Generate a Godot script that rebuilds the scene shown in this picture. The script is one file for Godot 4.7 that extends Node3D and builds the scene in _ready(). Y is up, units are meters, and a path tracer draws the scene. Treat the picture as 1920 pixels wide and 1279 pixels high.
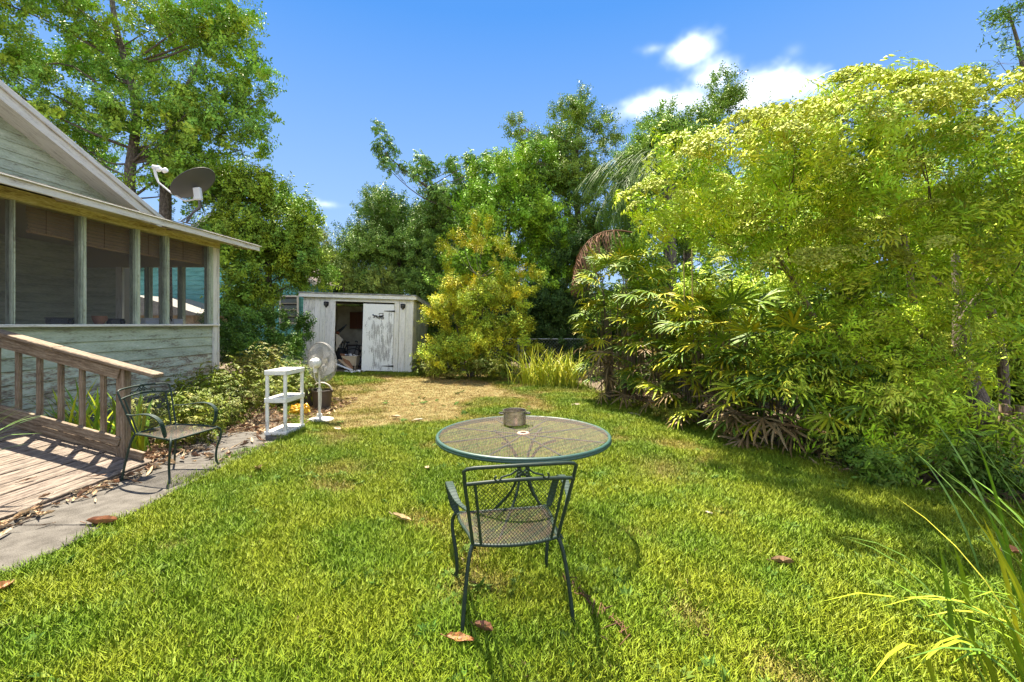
extends Node3D
# A back yard with a screened porch, mesh patio furniture and a white shed.
# Camera at the origin's eye height looking down -Z; f in photo pixels, horizon row HY.
const F := 850.0
const CX := 960.0
const HY := 607.0
const EYE := 1.5

var taken := {}
var mats := {}

func P(px: float, py: float, d: float) -> Vector3:
	return Vector3((px - CX) / F * d, EYE - (py - HY) / F * d, -d)

func G(px: float, py: float, h := 0.0) -> Vector3:
	return P(px, py, (EYE - h) * F / (py - HY))

# ---------------------------------------------------------------- mesh builder
class MB:
	var v := PackedVector3Array()
	var n := PackedVector3Array()
	var c := PackedColorArray()
	var uv := PackedVector2Array()
	var ix := PackedInt32Array()
	var col := Color(1, 1, 1)
	var uo := Vector2.ZERO

	func tri(a: Vector3, b: Vector3, d: Vector3) -> void:
		var nn := (b - a).cross(d - a).normalized()
		var k := v.size()
		v.append(a); v.append(b); v.append(d)
		for i in 3:
			n.append(nn); c.append(col)
		uv.append(Vector2(a.x + a.z, a.y)); uv.append(Vector2(b.x + b.z, b.y)); uv.append(Vector2(d.x + d.z, d.y))
		ix.append(k); ix.append(k + 2); ix.append(k + 1)

	func quad(a: Vector3, b: Vector3, d: Vector3, e: Vector3) -> void:
		tri(a, b, d); tri(a, d, e)

	func quad_uv(a: Vector3, b: Vector3, d: Vector3, e: Vector3, u0: Vector2, u1: Vector2) -> void:
		var nn := (b - a).cross(d - a).normalized()
		var k := v.size()
		v.append(a); v.append(b); v.append(d); v.append(e)
		for i in 4:
			n.append(nn); c.append(col)
		uv.append(u0); uv.append(Vector2(u1.x, u0.y)); uv.append(u1); uv.append(Vector2(u0.x, u1.y))
		for i in [0, 2, 1, 0, 3, 2]:
			ix.append(k + i)

	# chamfered box; the texture's u runs along the longest side
	func box(t: Transform3D, size: Vector3, b := 0.003) -> void:
		var h := size * 0.5
		b = minf(b, minf(h.x, minf(h.y, h.z)) * 0.5)
		var la := size.max_axis_index()
		var face := func(pts: Array) -> void:
			var nn: Vector3 = (pts[1] - pts[0]).cross(pts[2] - pts[0])
			var ctr := Vector3.ZERO
			for q in pts:
				ctr += q
			if nn.dot(ctr) < 0.0:
				pts.reverse(); nn = -nn
			nn = nn.normalized()
			var na := nn.abs().max_axis_index()
			var ua := la if na != la else (la + 1) % 3
			var va := 3 - ua - na
			var k := v.size()
			var wn := (t.basis * nn).normalized()
			for q: Vector3 in pts:
				v.append(t * q); n.append(wn); c.append(col)
				uv.append(Vector2(q[ua], q[va] + q[na] * 0.37) + uo)
			for i in range(1, pts.size() - 1):
				ix.append(k); ix.append(k + i + 1); ix.append(k + i)
		var pt := func(a: int, s: Vector3) -> Vector3:
			var q := Vector3(s.x * (h.x - b), s.y * (h.y - b), s.z * (h.z - b))
			q[a] = s[a] * h[a]
			return q
		for a in 3:
			var a1 := (a + 1) % 3
			var a2 := (a + 2) % 3
			for s in [-1.0, 1.0]:
				var pts := []
				for m in [[-1.0, -1.0], [1.0, -1.0], [1.0, 1.0], [-1.0, 1.0]]:
					var sg := Vector3.ZERO
					sg[a] = s; sg[a1] = m[0]; sg[a2] = m[1]
					pts.append(pt.call(a, sg))
				face.call(pts)
				if b > 0.0:
					for s1 in [-1.0, 1.0]:
						var e0 := Vector3.ZERO
						e0[a] = s; e0[a1] = s1; e0[a2] = -1.0
						var e1 := e0
						e1[a2] = 1.0
						face.call([pt.call(a, e0), pt.call(a, e1), pt.call(a1, e1), pt.call(a1, e0)])
		if b > 0.0:
			for i in 8:
				var sg := Vector3(1.0 if i & 1 else -1.0, 1.0 if i & 2 else -1.0, 1.0 if i & 4 else -1.0)
				face.call([pt.call(0, sg), pt.call(1, sg), pt.call(2, sg)])

	func cbox(ctr: Vector3, size: Vector3, b := 0.003) -> void:
		box(Transform3D(Basis(), ctr), size, b)

	# a beam from p0 to p1: w across (horizontal), hh along up
	func beam(p0: Vector3, p1: Vector3, w: float, hh: float, b := 0.003, up := Vector3.UP) -> void:
		var z := (p1 - p0).normalized()
		var x := up.cross(z).normalized()
		var y := z.cross(x)
		box(Transform3D(Basis(x, y, z), (p0 + p1) * 0.5), Vector3(w, hh, (p1 - p0).length()), b)

	func tube(pts: Array, rad, sides := 8, caps := true, ref := Vector3(0.31, 0.2, 0.93)) -> void:
		var m := pts.size()
		var rings := []
		var along := 0.0
		var px := Vector3.ZERO
		for i in m:
			var p: Vector3 = pts[i]
			var tg: Vector3 = (pts[mini(i + 1, m - 1)] - pts[maxi(i - 1, 0)]).normalized()
			var x := px - tg * px.dot(tg)
			if i == 0 or x.length() < 0.01:
				x = ref.cross(tg)
				if x.length() < 0.05:
					x = Vector3.RIGHT.cross(tg)
			x = x.normalized()
			px = x
			var y := tg.cross(x)
			var r: float = rad if rad is float else rad[i]
			if i > 0:
				along += p.distance_to(pts[i - 1])
			rings.append(v.size())
			for k in sides + 1:
				var a := TAU * k / sides
				var nn := x * cos(a) + y * sin(a)
				v.append(p + nn * r); n.append(nn); c.append(col); uv.append(Vector2(float(k) / sides, along) + uo)
		for i in m - 1:
			for k in sides:
				var a: int = rings[i] + k
				var b2: int = rings[i + 1] + k
				ix.append(a); ix.append(b2); ix.append(a + 1)
				ix.append(a + 1); ix.append(b2); ix.append(b2 + 1)
		if caps:
			for e in [0, m - 1]:
				var k0 := v.size()
				var s := -1.0 if e == 0 else 1.0
				var tg2: Vector3 = (pts[1] - pts[0]).normalized() if e == 0 else (pts[m - 1] - pts[m - 2]).normalized()
				v.append(pts[e]); n.append(tg2 * s); c.append(col); uv.append(uo)
				for k in sides + 1:
					v.append(v[rings[e] + k]); n.append(tg2 * s); c.append(col); uv.append(uo)
				for k in sides:
					if e == 0:
						ix.append(k0); ix.append(k0 + 1 + k); ix.append(k0 + 2 + k)
					else:
						ix.append(k0); ix.append(k0 + 2 + k); ix.append(k0 + 1 + k)

	# profile [r, y] turned about the y axis of t
	func lathe(t: Transform3D, prof: Array, sides := 24, smooth := true) -> void:
		for i in prof.size() - 1:
			var p0: Vector2 = prof[i]
			var p1: Vector2 = prof[i + 1]
			var e := p1 - p0
			var nv := Vector2(e.y, -e.x).normalized()
			var k0 := v.size()
			for k in sides + 1:
				var a := TAU * k / sides
				var dr := Vector3(cos(a), 0, sin(a))
				var nn := (t.basis * (dr * nv.x + Vector3.UP * nv.y)).normalized()
				for q in [p0, p1]:
					v.append(t * (dr * q.x + Vector3.UP * q.y)); n.append(nn); c.append(col)
					uv.append(Vector2(float(k) / sides, q.y) + uo)
			for k in sides:
				var a := k0 + k * 2
				ix.append(a); ix.append(a + 2); ix.append(a + 1)
				ix.append(a + 1); ix.append(a + 2); ix.append(a + 3)

	# polygon (in the x-y plane of t) pushed along z by depth
	func prism(t: Transform3D, poly: PackedVector2Array, depth: float) -> void:
		if Geometry2D.is_polygon_clockwise(poly):
			poly = poly.duplicate(); poly.reverse()
		var tr := Geometry2D.triangulate_polygon(poly)
		var f := func(q: Vector2, z: float) -> Vector3: return t * Vector3(q.x, q.y, z)
		for i in range(0, tr.size(), 3):
			var a := poly[tr[i]]
			var b := poly[tr[i + 1]]
			var d := poly[tr[i + 2]]
			if (b - a).cross(d - a) < 0.0:
				var s := b
				b = d; d = s
			tri(f.call(a, depth * 0.5), f.call(b, depth * 0.5), f.call(d, depth * 0.5))
			tri(f.call(a, -depth * 0.5), f.call(d, -depth * 0.5), f.call(b, -depth * 0.5))
		for i in poly.size():
			var a := poly[i]
			var b := poly[(i + 1) % poly.size()]
			quad(f.call(a, depth * 0.5), f.call(a, -depth * 0.5), f.call(b, -depth * 0.5), f.call(b, depth * 0.5))

	# folded two-face leaf
	func leaf(p: Vector3, d: Vector3, nrm: Vector3, ln: float, w: float, fold := 0.25, droop := 0.12) -> void:
		var s := d.cross(nrm).normalized()
		var u := s.cross(d)
		var m := p + d * ln * 0.45
		var tip := p + d * ln - u * ln * droop
		tri(p, m + s * w + u * w * fold, tip)
		tri(p, tip, m - s * w + u * w * fold)

	# long leaf: ribbon along points, widths per point, v-folded by fold
	func strap(pts: Array, ws: Array, side: Vector3, fold := 0.0) -> void:
		var m := pts.size()
		for i in m - 1:
			var a: Vector3 = pts[i]
			var b: Vector3 = pts[i + 1]
			var wa: float = ws[i]
			var wb: float = ws[i + 1]
			if fold == 0.0:
				if wb > 0.0001:
					if wa > 0.0001:
						quad(a - side * wa, a + side * wa, b + side * wb, b - side * wb)
					else:
						tri(a, b + side * wb, b - side * wb)
				else:
					tri(a - side * wa, a + side * wa, b)
			else:
				var up := side.cross((b - a).normalized())
				var la := a - side * wa + up * wa * fold
				var ra := a + side * wa + up * wa * fold
				var lb := b - side * wb + up * wb * fold
				var rb := b + side * wb + up * wb * fold
				if wb > 0.0001:
					if wa > 0.0001:
						quad(a, ra, rb, b); quad(la, a, b, lb)
					else:
						tri(a, rb, b); tri(a, b, lb)
				else:
					tri(a, ra, b); tri(la, a, b)

	func mesh() -> ArrayMesh:
		var arr := []
		arr.resize(Mesh.ARRAY_MAX)
		arr[Mesh.ARRAY_VERTEX] = v; arr[Mesh.ARRAY_NORMAL] = n; arr[Mesh.ARRAY_COLOR] = c
		arr[Mesh.ARRAY_TEX_UV] = uv; arr[Mesh.ARRAY_INDEX] = ix
		var m := ArrayMesh.new()
		m.add_surface_from_arrays(Mesh.PRIMITIVE_TRIANGLES, arr)
		return m

# many copies of one small mesh (leaves, blades)
class Many:
	var buf := PackedFloat32Array()
	var count := 0
	func add(t: Transform3D, k: Color) -> void:
		var b := t.basis
		buf.append_array([b.x.x, b.y.x, b.z.x, t.origin.x, b.x.y, b.y.y, b.z.y, t.origin.y, b.x.z, b.y.z, b.z.z, t.origin.z, k.r, k.g, k.b, 1.0])
		count += 1
	func put(called: String, m: Mesh, mat: Material, parent: Node3D) -> MultiMeshInstance3D:
		var mm := MultiMesh.new()
		mm.transform_format = MultiMesh.TRANSFORM_3D
		mm.use_colors = true
		mm.mesh = m
		mm.instance_count = count
		mm.buffer = buf
		var o := MultiMeshInstance3D.new()
		o.multimesh = mm
		o.material_override = mat
		o.name = called
		parent.add_child(o, true)
		o.set_meta("kind", "stuff")
		return o

# ---------------------------------------------------------------- nodes
func numbered(called: String) -> String:
	var k: int = taken.get(called, -1) + 1
	taken[called] = k
	return called if k == 0 else "%s_%03d" % [called, k]

func tag(o: Node, label: String, category: String, group := "") -> void:
	o.set_meta("label", label); o.set_meta("category", category)
	if group:
		o.set_meta("group", group)

func thing(called: String, label: String, category: String, at := Vector3.ZERO, turn := 0.0, group := "") -> Node3D:
	var o := Node3D.new()
	o.name = numbered(called)
	add_child(o)
	o.position = at
	o.rotation.y = turn
	tag(o, label, category, group)
	return o

func part(called: String, mb: MB, mat: Material, parent: Node3D) -> MeshInstance3D:
	return put_mesh(called, mb.mesh(), mat, parent)

func put_mesh(called: String, m: Mesh, mat: Material, parent: Node3D) -> MeshInstance3D:
	var o := MeshInstance3D.new()
	o.mesh = m
	o.material_override = mat
	o.name = numbered(called) if parent == self else called
	parent.add_child(o, true)
	return o

func setting(called: String, mb: MB, mat: Material) -> MeshInstance3D:
	var o := part(called, mb, mat, self)
	o.set_meta("kind", "structure")
	return o

func rg(sd: int) -> RandomNumberGenerator:
	var r := RandomNumberGenerator.new()
	r.seed = sd * 7919 + 13
	return r

func rv(r: RandomNumberGenerator) -> Vector3:
	return Vector3(r.randfn(), r.randfn(), r.randfn())

func ru(r: RandomNumberGenerator) -> Vector3:
	return rv(r).normalized()

# ---------------------------------------------------------------- materials
func L(r: float, g: float, b: float) -> Color:
	return Color(r, g, b).linear_to_srgb()

# layers: [frequency, octaves, weight, seed]; ramp: [t, linear colour] in rising t
func ntex(w: int, h: int, layers: Array, ramp: Array, gain := 1.6) -> ImageTexture:
	var acc := PackedFloat32Array()
	acc.resize(w * h)
	for l in layers:
		var fn := FastNoiseLite.new()
		fn.seed = l[3]; fn.frequency = l[0]; fn.fractal_octaves = l[1]
		fn.noise_type = FastNoiseLite.TYPE_SIMPLEX_SMOOTH
		var d := fn.get_seamless_image(w, h).get_data()
		for i in w * h:
			acc[i] += d[i] / 255.0 * l[2]
	var g := Gradient.new()
	var off := PackedFloat32Array()
	var cl := PackedColorArray()
	for e in ramp:
		off.append(e[0]); cl.append(e[1].linear_to_srgb())
	g.offsets = off; g.colors = cl
	var lut := PackedByteArray()
	for i in 256:
		var k := g.sample(i / 255.0)
		lut.append(k.r8); lut.append(k.g8); lut.append(k.b8)
	var o := PackedByteArray()
	o.resize(w * h * 3)
	for i in w * h:
		var q := clampi(int(((acc[i] - 0.5) * gain + 0.5) * 255.0), 0, 255) * 3
		o[i * 3] = lut[q]; o[i * 3 + 1] = lut[q + 1]; o[i * 3 + 2] = lut[q + 2]
	return ImageTexture.create_from_image(Image.create_from_data(w, h, false, Image.FORMAT_RGB8, o))

func bump(w: int, freq: float, sd: int, strength := 4.0) -> ImageTexture:
	var fn := FastNoiseLite.new()
	fn.seed = sd; fn.frequency = freq; fn.fractal_octaves = 4
	var im := fn.get_seamless_image(w, w)
	im.convert(Image.FORMAT_RGBA8)
	im.bump_map_to_normal_map(strength)
	return ImageTexture.create_from_image(im)

func flat(name_: String, k: Color, rough := 0.6, metal := 0.0) -> StandardMaterial3D:
	if mats.has(name_):
		return mats[name_]
	var m := StandardMaterial3D.new()
	m.albedo_color = k.linear_to_srgb()
	m.roughness = rough
	m.metallic = metal
	m.vertex_color_use_as_albedo = true
	m.cull_mode = BaseMaterial3D.CULL_DISABLED
	mats[name_] = m
	return m

func textured(name_: String, tx: Texture2D, uvs: Vector3, rough := 0.8, tri := false, nm: Texture2D = null, ns := 0.6) -> StandardMaterial3D:
	var m := flat(name_, Color(1, 1, 1), rough)
	m.albedo_texture = tx
	m.uv1_scale = uvs
	if tri:
		m.uv1_triplanar = true
		m.uv1_world_triplanar = true
	if nm:
		m.normal_enabled = true
		m.normal_texture = nm
		m.normal_scale = ns
	return m

func leafy(name_: String, rough: float, through: float) -> StandardMaterial3D:
	var m := flat(name_, Color(1, 1, 1), rough)
	m.backlight = Color(0.95, 1.0, 0.3) * through
	m.metallic_specular = 0.3
	return m

# ---------------------------------------------------------------- camera, sky, sun
func make_light() -> void:
	var cam := Camera3D.new()
	cam.name = "camera"
	cam.projection = Camera3D.PROJECTION_FRUSTUM
	cam.near = 0.05
	cam.far = 400.0
	cam.size = 2.0 * 639.5 / F * cam.near
	cam.frustum_offset = Vector2(0.0, -(639.5 - HY) / F * cam.near)
	add_child(cam)
	cam.position = Vector3(0, EYE, 0)
	cam.current = true
	var we := WorldEnvironment.new()
	we.name = "environment"
	var e := Environment.new()
	e.background_mode = Environment.BG_SKY
	e.tonemap_mode = Environment.TONE_MAPPER_LINEAR
	e.tonemap_exposure = EXPOSURE
	e.background_energy_multiplier = SKY_ENERGY
	e.sdfgi_enabled = true
	e.ssao_enabled = true
	e.ssil_enabled = true
	var sky := Sky.new()
	var pm := PanoramaSkyMaterial.new()
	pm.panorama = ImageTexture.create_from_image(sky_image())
	sky.sky_material = pm
	e.sky = sky
	we.environment = e
	add_child(we)
	var sun := DirectionalLight3D.new()
	sun.name = "sun"
	sun.light_energy = SUN_ENERGY
	sun.light_color = Color(1.0, 0.955, 0.87)
	sun.light_angular_distance = 0.55
	sun.shadow_enabled = true
	add_child(sun)
	sun.look_at_from_position(Vector3.ZERO, Vector3(0.2, -1.0, 0.36), Vector3.FORWARD)

const EXPOSURE := 4.0
const SKY_ENERGY := 0.32
const SUN_ENERGY := 1.6

# clear blue air, a few small clouds; bright fill clouds added out of view
func sky_image() -> Image:
	var w := 2048
	var h := 1024
	var fn := FastNoiseLite.new()
	fn.seed = 5; fn.frequency = 2.6; fn.fractal_octaves = 6; fn.fractal_gain = 0.55
	var big := FastNoiseLite.new()
	big.seed = 11; big.frequency = 1.5; big.fractal_octaves = 2
	# clouds seen in the photograph: direction, half sizes along the bearing and upward, thickness
	var seen := []
	for q in [[1300, 92, 75, 34, 0.9], [1225, 92, 42, 16, 0.45], [1280, 190, 150, 34, 0.95], [1430, 168, 140, 46, 1.0], [1350, 195, 170, 30, 0.9], [1340, 150, 60, 60, 0.8], [1490, 95, 30, 22, 0.22], [608, 383, 40, 10, 0.55], [590, 377, 20, 10, 0.5]]:
		var d := Vector3((q[0] - CX) / F, (HY - q[1]) / F, -1.0)
		var ln := d.length()
		seen.append([atan2(d.x, -d.z), asin(d.y / ln), q[2] / F / ln, q[3] / F / ln, q[4]])
	var img := Image.create_empty(w, h, false, Image.FORMAT_RGBF)
	var lo := Vector3(0.5, 0.7, 0.98)
	var mid := Vector3(0.088, 0.295, 0.76)
	var hi := Vector3(0.04, 0.16, 0.55)
	for y in h:
		var el := PI * (0.5 - (y + 0.5) / h)
		var base: Vector3
		if el < 0.0:
			base = Vector3(0.16, 0.17, 0.12)
		else:
			base = lo.lerp(mid, pow(clampf(el / 0.6, 0.0, 1.0), 0.75)).lerp(hi, clampf((el - 0.6) / 0.9, 0.0, 1.0))
		if el < -0.03:
			img.fill_rect(Rect2i(0, y, w, 1), Color(base.x, base.y, base.z))
			continue
		var ce := cos(el)
		var se := sin(el)
		for x in w:
			var az := wrapf(TAU * (x + 0.5) / w, -PI, PI)
			var dir := Vector3(sin(az) * ce, se, -cos(az) * ce)
			var cl := 0.0
			# bright unseen clouds added elsewhere to lift the light in the shade
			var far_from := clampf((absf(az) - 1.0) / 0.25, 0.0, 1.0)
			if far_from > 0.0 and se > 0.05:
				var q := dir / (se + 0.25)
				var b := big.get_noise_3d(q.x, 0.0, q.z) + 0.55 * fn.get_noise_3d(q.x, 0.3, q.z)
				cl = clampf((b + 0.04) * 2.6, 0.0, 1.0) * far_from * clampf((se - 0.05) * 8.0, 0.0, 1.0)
			else:
				for s in seen:
					var ex: float = (az - s[0]) / s[2]
					var ey: float = (el - s[1]) / s[3]
					if absf(ex) < 1.9 and absf(ey) < 1.9:
						var k := fn.get_noise_3d(dir.x * 3.2, dir.y * 5.0, dir.z * 3.2) * 0.9 + fn.get_noise_3d(dir.x * 11.0, dir.y * 14.0, dir.z * 11.0) * 0.3
						cl = maxf(cl, pow(clampf((1.0 - sqrt(ex * ex + ey * ey) + k * 0.6 + 0.12) * 1.0, 0.0, 1.0), 1.25) * float(s[4]) * 0.62)
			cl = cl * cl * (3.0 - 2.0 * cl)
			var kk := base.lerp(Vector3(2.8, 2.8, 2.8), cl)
			img.set_pixel(x, y, Color(kk.x, kk.y, kk.z))
	return img

# ---------------------------------------------------------------- ground, path, lawn
# right edge of the mown lawn at depth d
func lawn_right(d: float) -> float:
	var t := [[0.0, 4.6], [3.0, 4.5], [3.9, 3.75], [4.35, 3.4], [5.25, 3.1], [6.6, 2.75], [8.07, 2.4], [9.5, 1.8], [11.0, 1.5], [12.3, 0.9], [13.4, -0.6], [14.0, -2.6]]
	for i in t.size() - 1:
		if d < t[i + 1][0]:
			return lerpf(t[i][1], t[i + 1][1], (d - t[i][0]) / (t[i + 1][0] - t[i][0]))
	return -2.9

func lawn_left(d: float) -> float:
	if d < 5.9:
		return -2.98 + 0.1 * sin(d * 2.3) + 0.05 * sin(d * 7.1)
	if d < 7.0:
		return lerpf(-2.98, -3.35, (d - 5.9) / 1.1)
	return lerpf(-3.35, -5.6, clampf((d - 7.0) / 3.5, 0.0, 1.0))

var nz := FastNoiseLite.new()
# 1 where the turf has dried out
func dryness(x: float, d: float) -> float:
	var ex := (x + 1.9) / 2.3
	var ed := (d - 10.0) / 3.0
	var k := 1.3 - sqrt(ex * ex + ed * ed)
	k += nz.get_noise_2d(x * 60.0, d * 60.0) * 0.8
	var a := clampf(k * 1.6, 0.0, 1.0)
	var b := clampf((nz.get_noise_2d(x * 75.0 + 300.0, d * 75.0) - 0.36) * 2.5, 0.0, 0.45)
	# thin patches by the table
	var c := clampf(1.0 - Vector2((x + 1.75) / 0.5, (d - 4.6) / 0.4).length(), 0.0, 1.0) * 0.45
	var e := clampf(1.0 - Vector2((x - 1.55) / 0.4, (d - 4.6) / 0.6).length(), 0.0, 1.0) * 0.5
	return maxf(maxf(a, b), maxf(c, e))

func make_ground() -> void:
	nz.seed = 3; nz.frequency = 0.01; nz.fractal_octaves = 3
	var soil := ntex(512, 512, [[0.012, 4, 0.5, 1], [0.09, 4, 0.5, 2]], [[0.0, Color(0.045, 0.033, 0.02)], [0.45, Color(0.1, 0.073, 0.045)], [0.7, Color(0.155, 0.115, 0.07)], [1.0, Color(0.24, 0.185, 0.12)]])
	var soil_m := textured("soil", soil, Vector3(0.7, 0.7, 0.7), 0.95, true, bump(512, 0.08, 4, 6.0))
	var g := MB.new()
	g.quad(Vector3(-150, 0, 60), Vector3(150, 0, 60), Vector3(150, 0, -240), Vector3(-150, 0, -240))
	setting("ground", g, soil_m)
	# the turf's root mat: a sheet of thatch under the blades
	var th := ntex(512, 512, [[0.02, 4, 0.4, 7], [0.14, 3, 0.6, 8]], [[0.0, Color(0.06, 0.06, 0.014)], [0.5, Color(0.15, 0.125, 0.035)], [0.75, Color(0.24, 0.175, 0.065)], [1.0, Color(0.36, 0.26, 0.12)]])
	var th_m := textured("thatch", th, Vector3(1.3, 1.3, 1.3), 0.95, true, bump(512, 0.12, 9, 6.0))
	var l := MB.new()
	var d := -8.0
	while d < 13.6:
		var e := d + 0.25
		l.quad(Vector3(lawn_left(d), 0.006, -d), Vector3(lawn_right(d), 0.006, -d), Vector3(lawn_right(e), 0.006, -e), Vector3(lawn_left(e), 0.006, -e))
		d = e
	setting("lawn", l, th_m)
	make_path()
	make_grass()

func make_path() -> void:
	var tx := ntex(512, 512, [[0.01, 4, 0.45, 21], [0.16, 3, 0.55, 22]], [[0.0, Color(0.03, 0.026, 0.02)], [0.3, Color(0.06, 0.054, 0.046)], [0.6, Color(0.09, 0.083, 0.073)], [1.0, Color(0.125, 0.117, 0.105)]])
	var m := textured("concrete", tx, Vector3(1.1, 1.1, 1.1), 0.9, true, bump(512, 0.15, 23, 3.0))
	var root := Node3D.new()
	root.name = "concrete_path"
	root.set_meta("kind", "structure")
	add_child(root)
	var r := rg(31)
	var d := -0.4
	for ln in [1.5, 1.45, 0.75, 1.45, 1.4]:
		var b := MB.new()
		b.col = Color.from_hsv(0.09, 0.05, 0.88 + 0.12 * r.randf())
		var t := Transform3D(Basis.from_euler(Vector3(r.randf_range(-0.004, 0.004), 0.0, r.randf_range(-0.006, 0.006))), Vector3(-3.5 + r.randf_range(-0.02, 0.02), 0.0, -(d + ln * 0.5)))
		b.box(t, Vector3(1.1, 0.07, ln - 0.018), 0.008)
		part("slab", b, m, root)
		d += ln

func blade_mesh(sd: int, n: int, tall: float, wide: float, spread: float) -> ArrayMesh:
	var r := rg(sd)
	var b := MB.new()
	for i in n:
		var az := r.randf() * TAU
		var out := Vector3(cos(az), 0, sin(az))
		var p := Vector3(r.randf_range(-1, 1), 0, r.randf_range(-1, 1)) * spread
		var h := tall * r.randf_range(0.55, 1.15)
		var lean := r.randf_range(0.05, 0.8)
		var w := wide * r.randf_range(0.6, 1.1)
		var s := out.cross(Vector3.UP).rotated(Vector3.UP, r.randf_range(-0.6, 0.6))
		var q := r.randf()
		b.col = Color(1.0, 1.0, 1.0) * r.randf_range(0.72, 1.2)
		if q < 0.1:
			b.col = Color(2.2, 1.35, 2.2) * r.randf_range(0.8, 1.1)
		elif q < 0.28:
			b.col = Color(1.35, 1.15, 0.8)
		elif q < 0.42:
			b.col = Color(0.6, 0.8, 0.85)
		var p1 := p + Vector3.UP * h * 0.5 + out * h * 0.22 * lean
		var p2 := p + Vector3.UP * h * (0.95 - 0.3 * lean) + out * h * 0.75 * lean
		b.strap([p, p1, p2], [w * 0.8, w, 0.0], s)
	return b.mesh()

func make_grass() -> void:
	var m := leafy("grass_blade", 0.6, 0.95)
	var meshes := [blade_mesh(1, 15, 0.07, 0.0023, 0.065), blade_mesh(2, 15, 0.076, 0.0026, 0.07), blade_mesh(3, 15, 0.058, 0.0029, 0.065)]
	var many := [Many.new(), Many.new(), Many.new()]
	var r := rg(77)
	var zones := [[0.9, 2.6, 2000.0], [2.6, 4.0, 1700.0], [4.0, 6.5, 1150.0], [6.5, 9.5, 720.0], [9.5, 13.8, 460.0]]
	var root := Node3D.new()
	root.name = "lawn_grass"
	root.set_meta("kind", "stuff")
	add_child(root)
	tag(root, "coarse bright green turf with dry straw patches before the shed", "grass")
	for z in zones:
		var d0: float = z[0]
		var d1: float = z[1]
		var x0 := -5.8
		var x1 := 4.8
		var n := int((d1 - d0) * (x1 - x0) * float(z[2]))
		for i in n:
			var d := r.randf_range(d0, d1)
			var x := r.randf_range(x0, x1)
			if absf(x) > 1.2 * d + 0.9 or x < lawn_left(d) + 0.1 * nz.get_noise_2d(d * 260.0, 40.0) - 0.02 - 0.09 * r.randf() * r.randf() or x > lawn_right(d) + 0.25 * r.randf():
				continue
			var dry := dryness(x, d)
			if r.randf() < dry * 0.45:
				continue
			var nn := nz.get_noise_2d(x * 120.0 + 50.0, d * 120.0)
			var k := Color(0.13, 0.21, 0.012).lerp(Color(0.215, 0.26, 0.015), clampf(0.5 + nn * 1.3, 0.0, 1.0))
			k = k.lerp(Color(0.32, 0.19, 0.068), clampf(dry * r.randf_range(0.55, 1.25), 0.0, 1.0)) * r.randf_range(0.8, 1.15)
			var sc := r.randf_range(0.75, 1.25) * (1.0 - 0.45 * dry) * (1.0 + 0.12 * maxf(d - 6.0, 0.0) * 0.5)
			var bs := Basis(Vector3.UP, r.randf() * TAU).scaled(Vector3(sc * 1.1, sc * r.randf_range(0.8, 1.15) * (1.0 - 0.4 * dry), sc * 1.1))
			many[i % 3].add(Transform3D(bs, Vector3(x, 0.003, -d)), k)
	for i in 3:
		many[i].put("turf", meshes[i], m, root)
	# low broad-leaved weeds and small dead bits sunk between the blades
	var rosette := MB.new()
	var wr := rg(78)
	for i in 13:
		var a := i * 2.4
		var dr := Vector3(cos(a), 0.35 + 0.5 * wr.randf(), sin(a)).normalized()
		rosette.col = Color(1, 1, 1) * wr.randf_range(0.75, 1.2)
		rosette.leaf(Vector3(cos(a), 0.5, sin(a)) * 0.008, dr, Vector3.UP, wr.randf_range(0.035, 0.06), 0.011, 0.2, 0.3)
	var bit := MB.new()
	bit.leaf(Vector3(0, 0, -0.02), Vector3(0.1, 0.1, 1).normalized(), Vector3.UP, 0.042, 0.005, 0.6, 0.2)
	var weeds := Many.new()
	var bits := Many.new()
	for i in 5200:
		var d := 1.2 + 9.0 * wr.randf() * wr.randf()
		var x := wr.randf_range(-3.3, 4.5)
		if x < lawn_left(d) - 0.05 or x > lawn_right(d):
			continue
		var bs := Basis.from_euler(Vector3(wr.randfn() * 0.3, wr.randf() * TAU, wr.randfn() * 0.3))
		if i % 3 == 0 and nz.get_noise_2d(x * 90.0 + 900.0, d * 90.0) > 0.02:
			weeds.add(Transform3D(bs.scaled(Vector3.ONE * wr.randf_range(0.6, 1.3)), Vector3(x, 0.02, -d)), Color(0.07, 0.15, 0.02).lerp(Color(0.14, 0.2, 0.03), wr.randf()))
		elif i % 3 == 1 and i % 2 == 0:
			bits.add(Transform3D(bs.scaled(Vector3.ONE * wr.randf_range(0.5, 1.5)), Vector3(x, wr.randf_range(0.01, 0.045), -d)), Color(0.09, 0.05, 0.02).lerp(Color(0.22, 0.16, 0.08), wr.randf()))
	weeds.put("weed", rosette.mesh(), m, root)
	bits.put("thatch_bit", bit.mesh(), flat("thatch_bit", Color(1, 1, 1), 0.8), root)

# ---------------------------------------------------------------- house with screened porch
const HOUSE_AT := Vector3(-5.77, 0, -8.8)
const HOUSE_TURN := -0.05
# pixel -> point on the plane x = lx of the house's own axes (z runs along the porch towards the viewer)
func HW(px: float, py: float, lx := 0.0) -> Vector3:
	var t := Transform3D(Basis(Vector3.UP, HOUSE_TURN), HOUSE_AT)
	var inv := t.affine_inverse()
	var o := inv * Vector3(0, EYE, 0)
	var q := inv.basis * P(px, py, 1.0) - inv.basis * Vector3(0, EYE, 0)
	return o + q * ((lx - o.x) / q.x)

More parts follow.
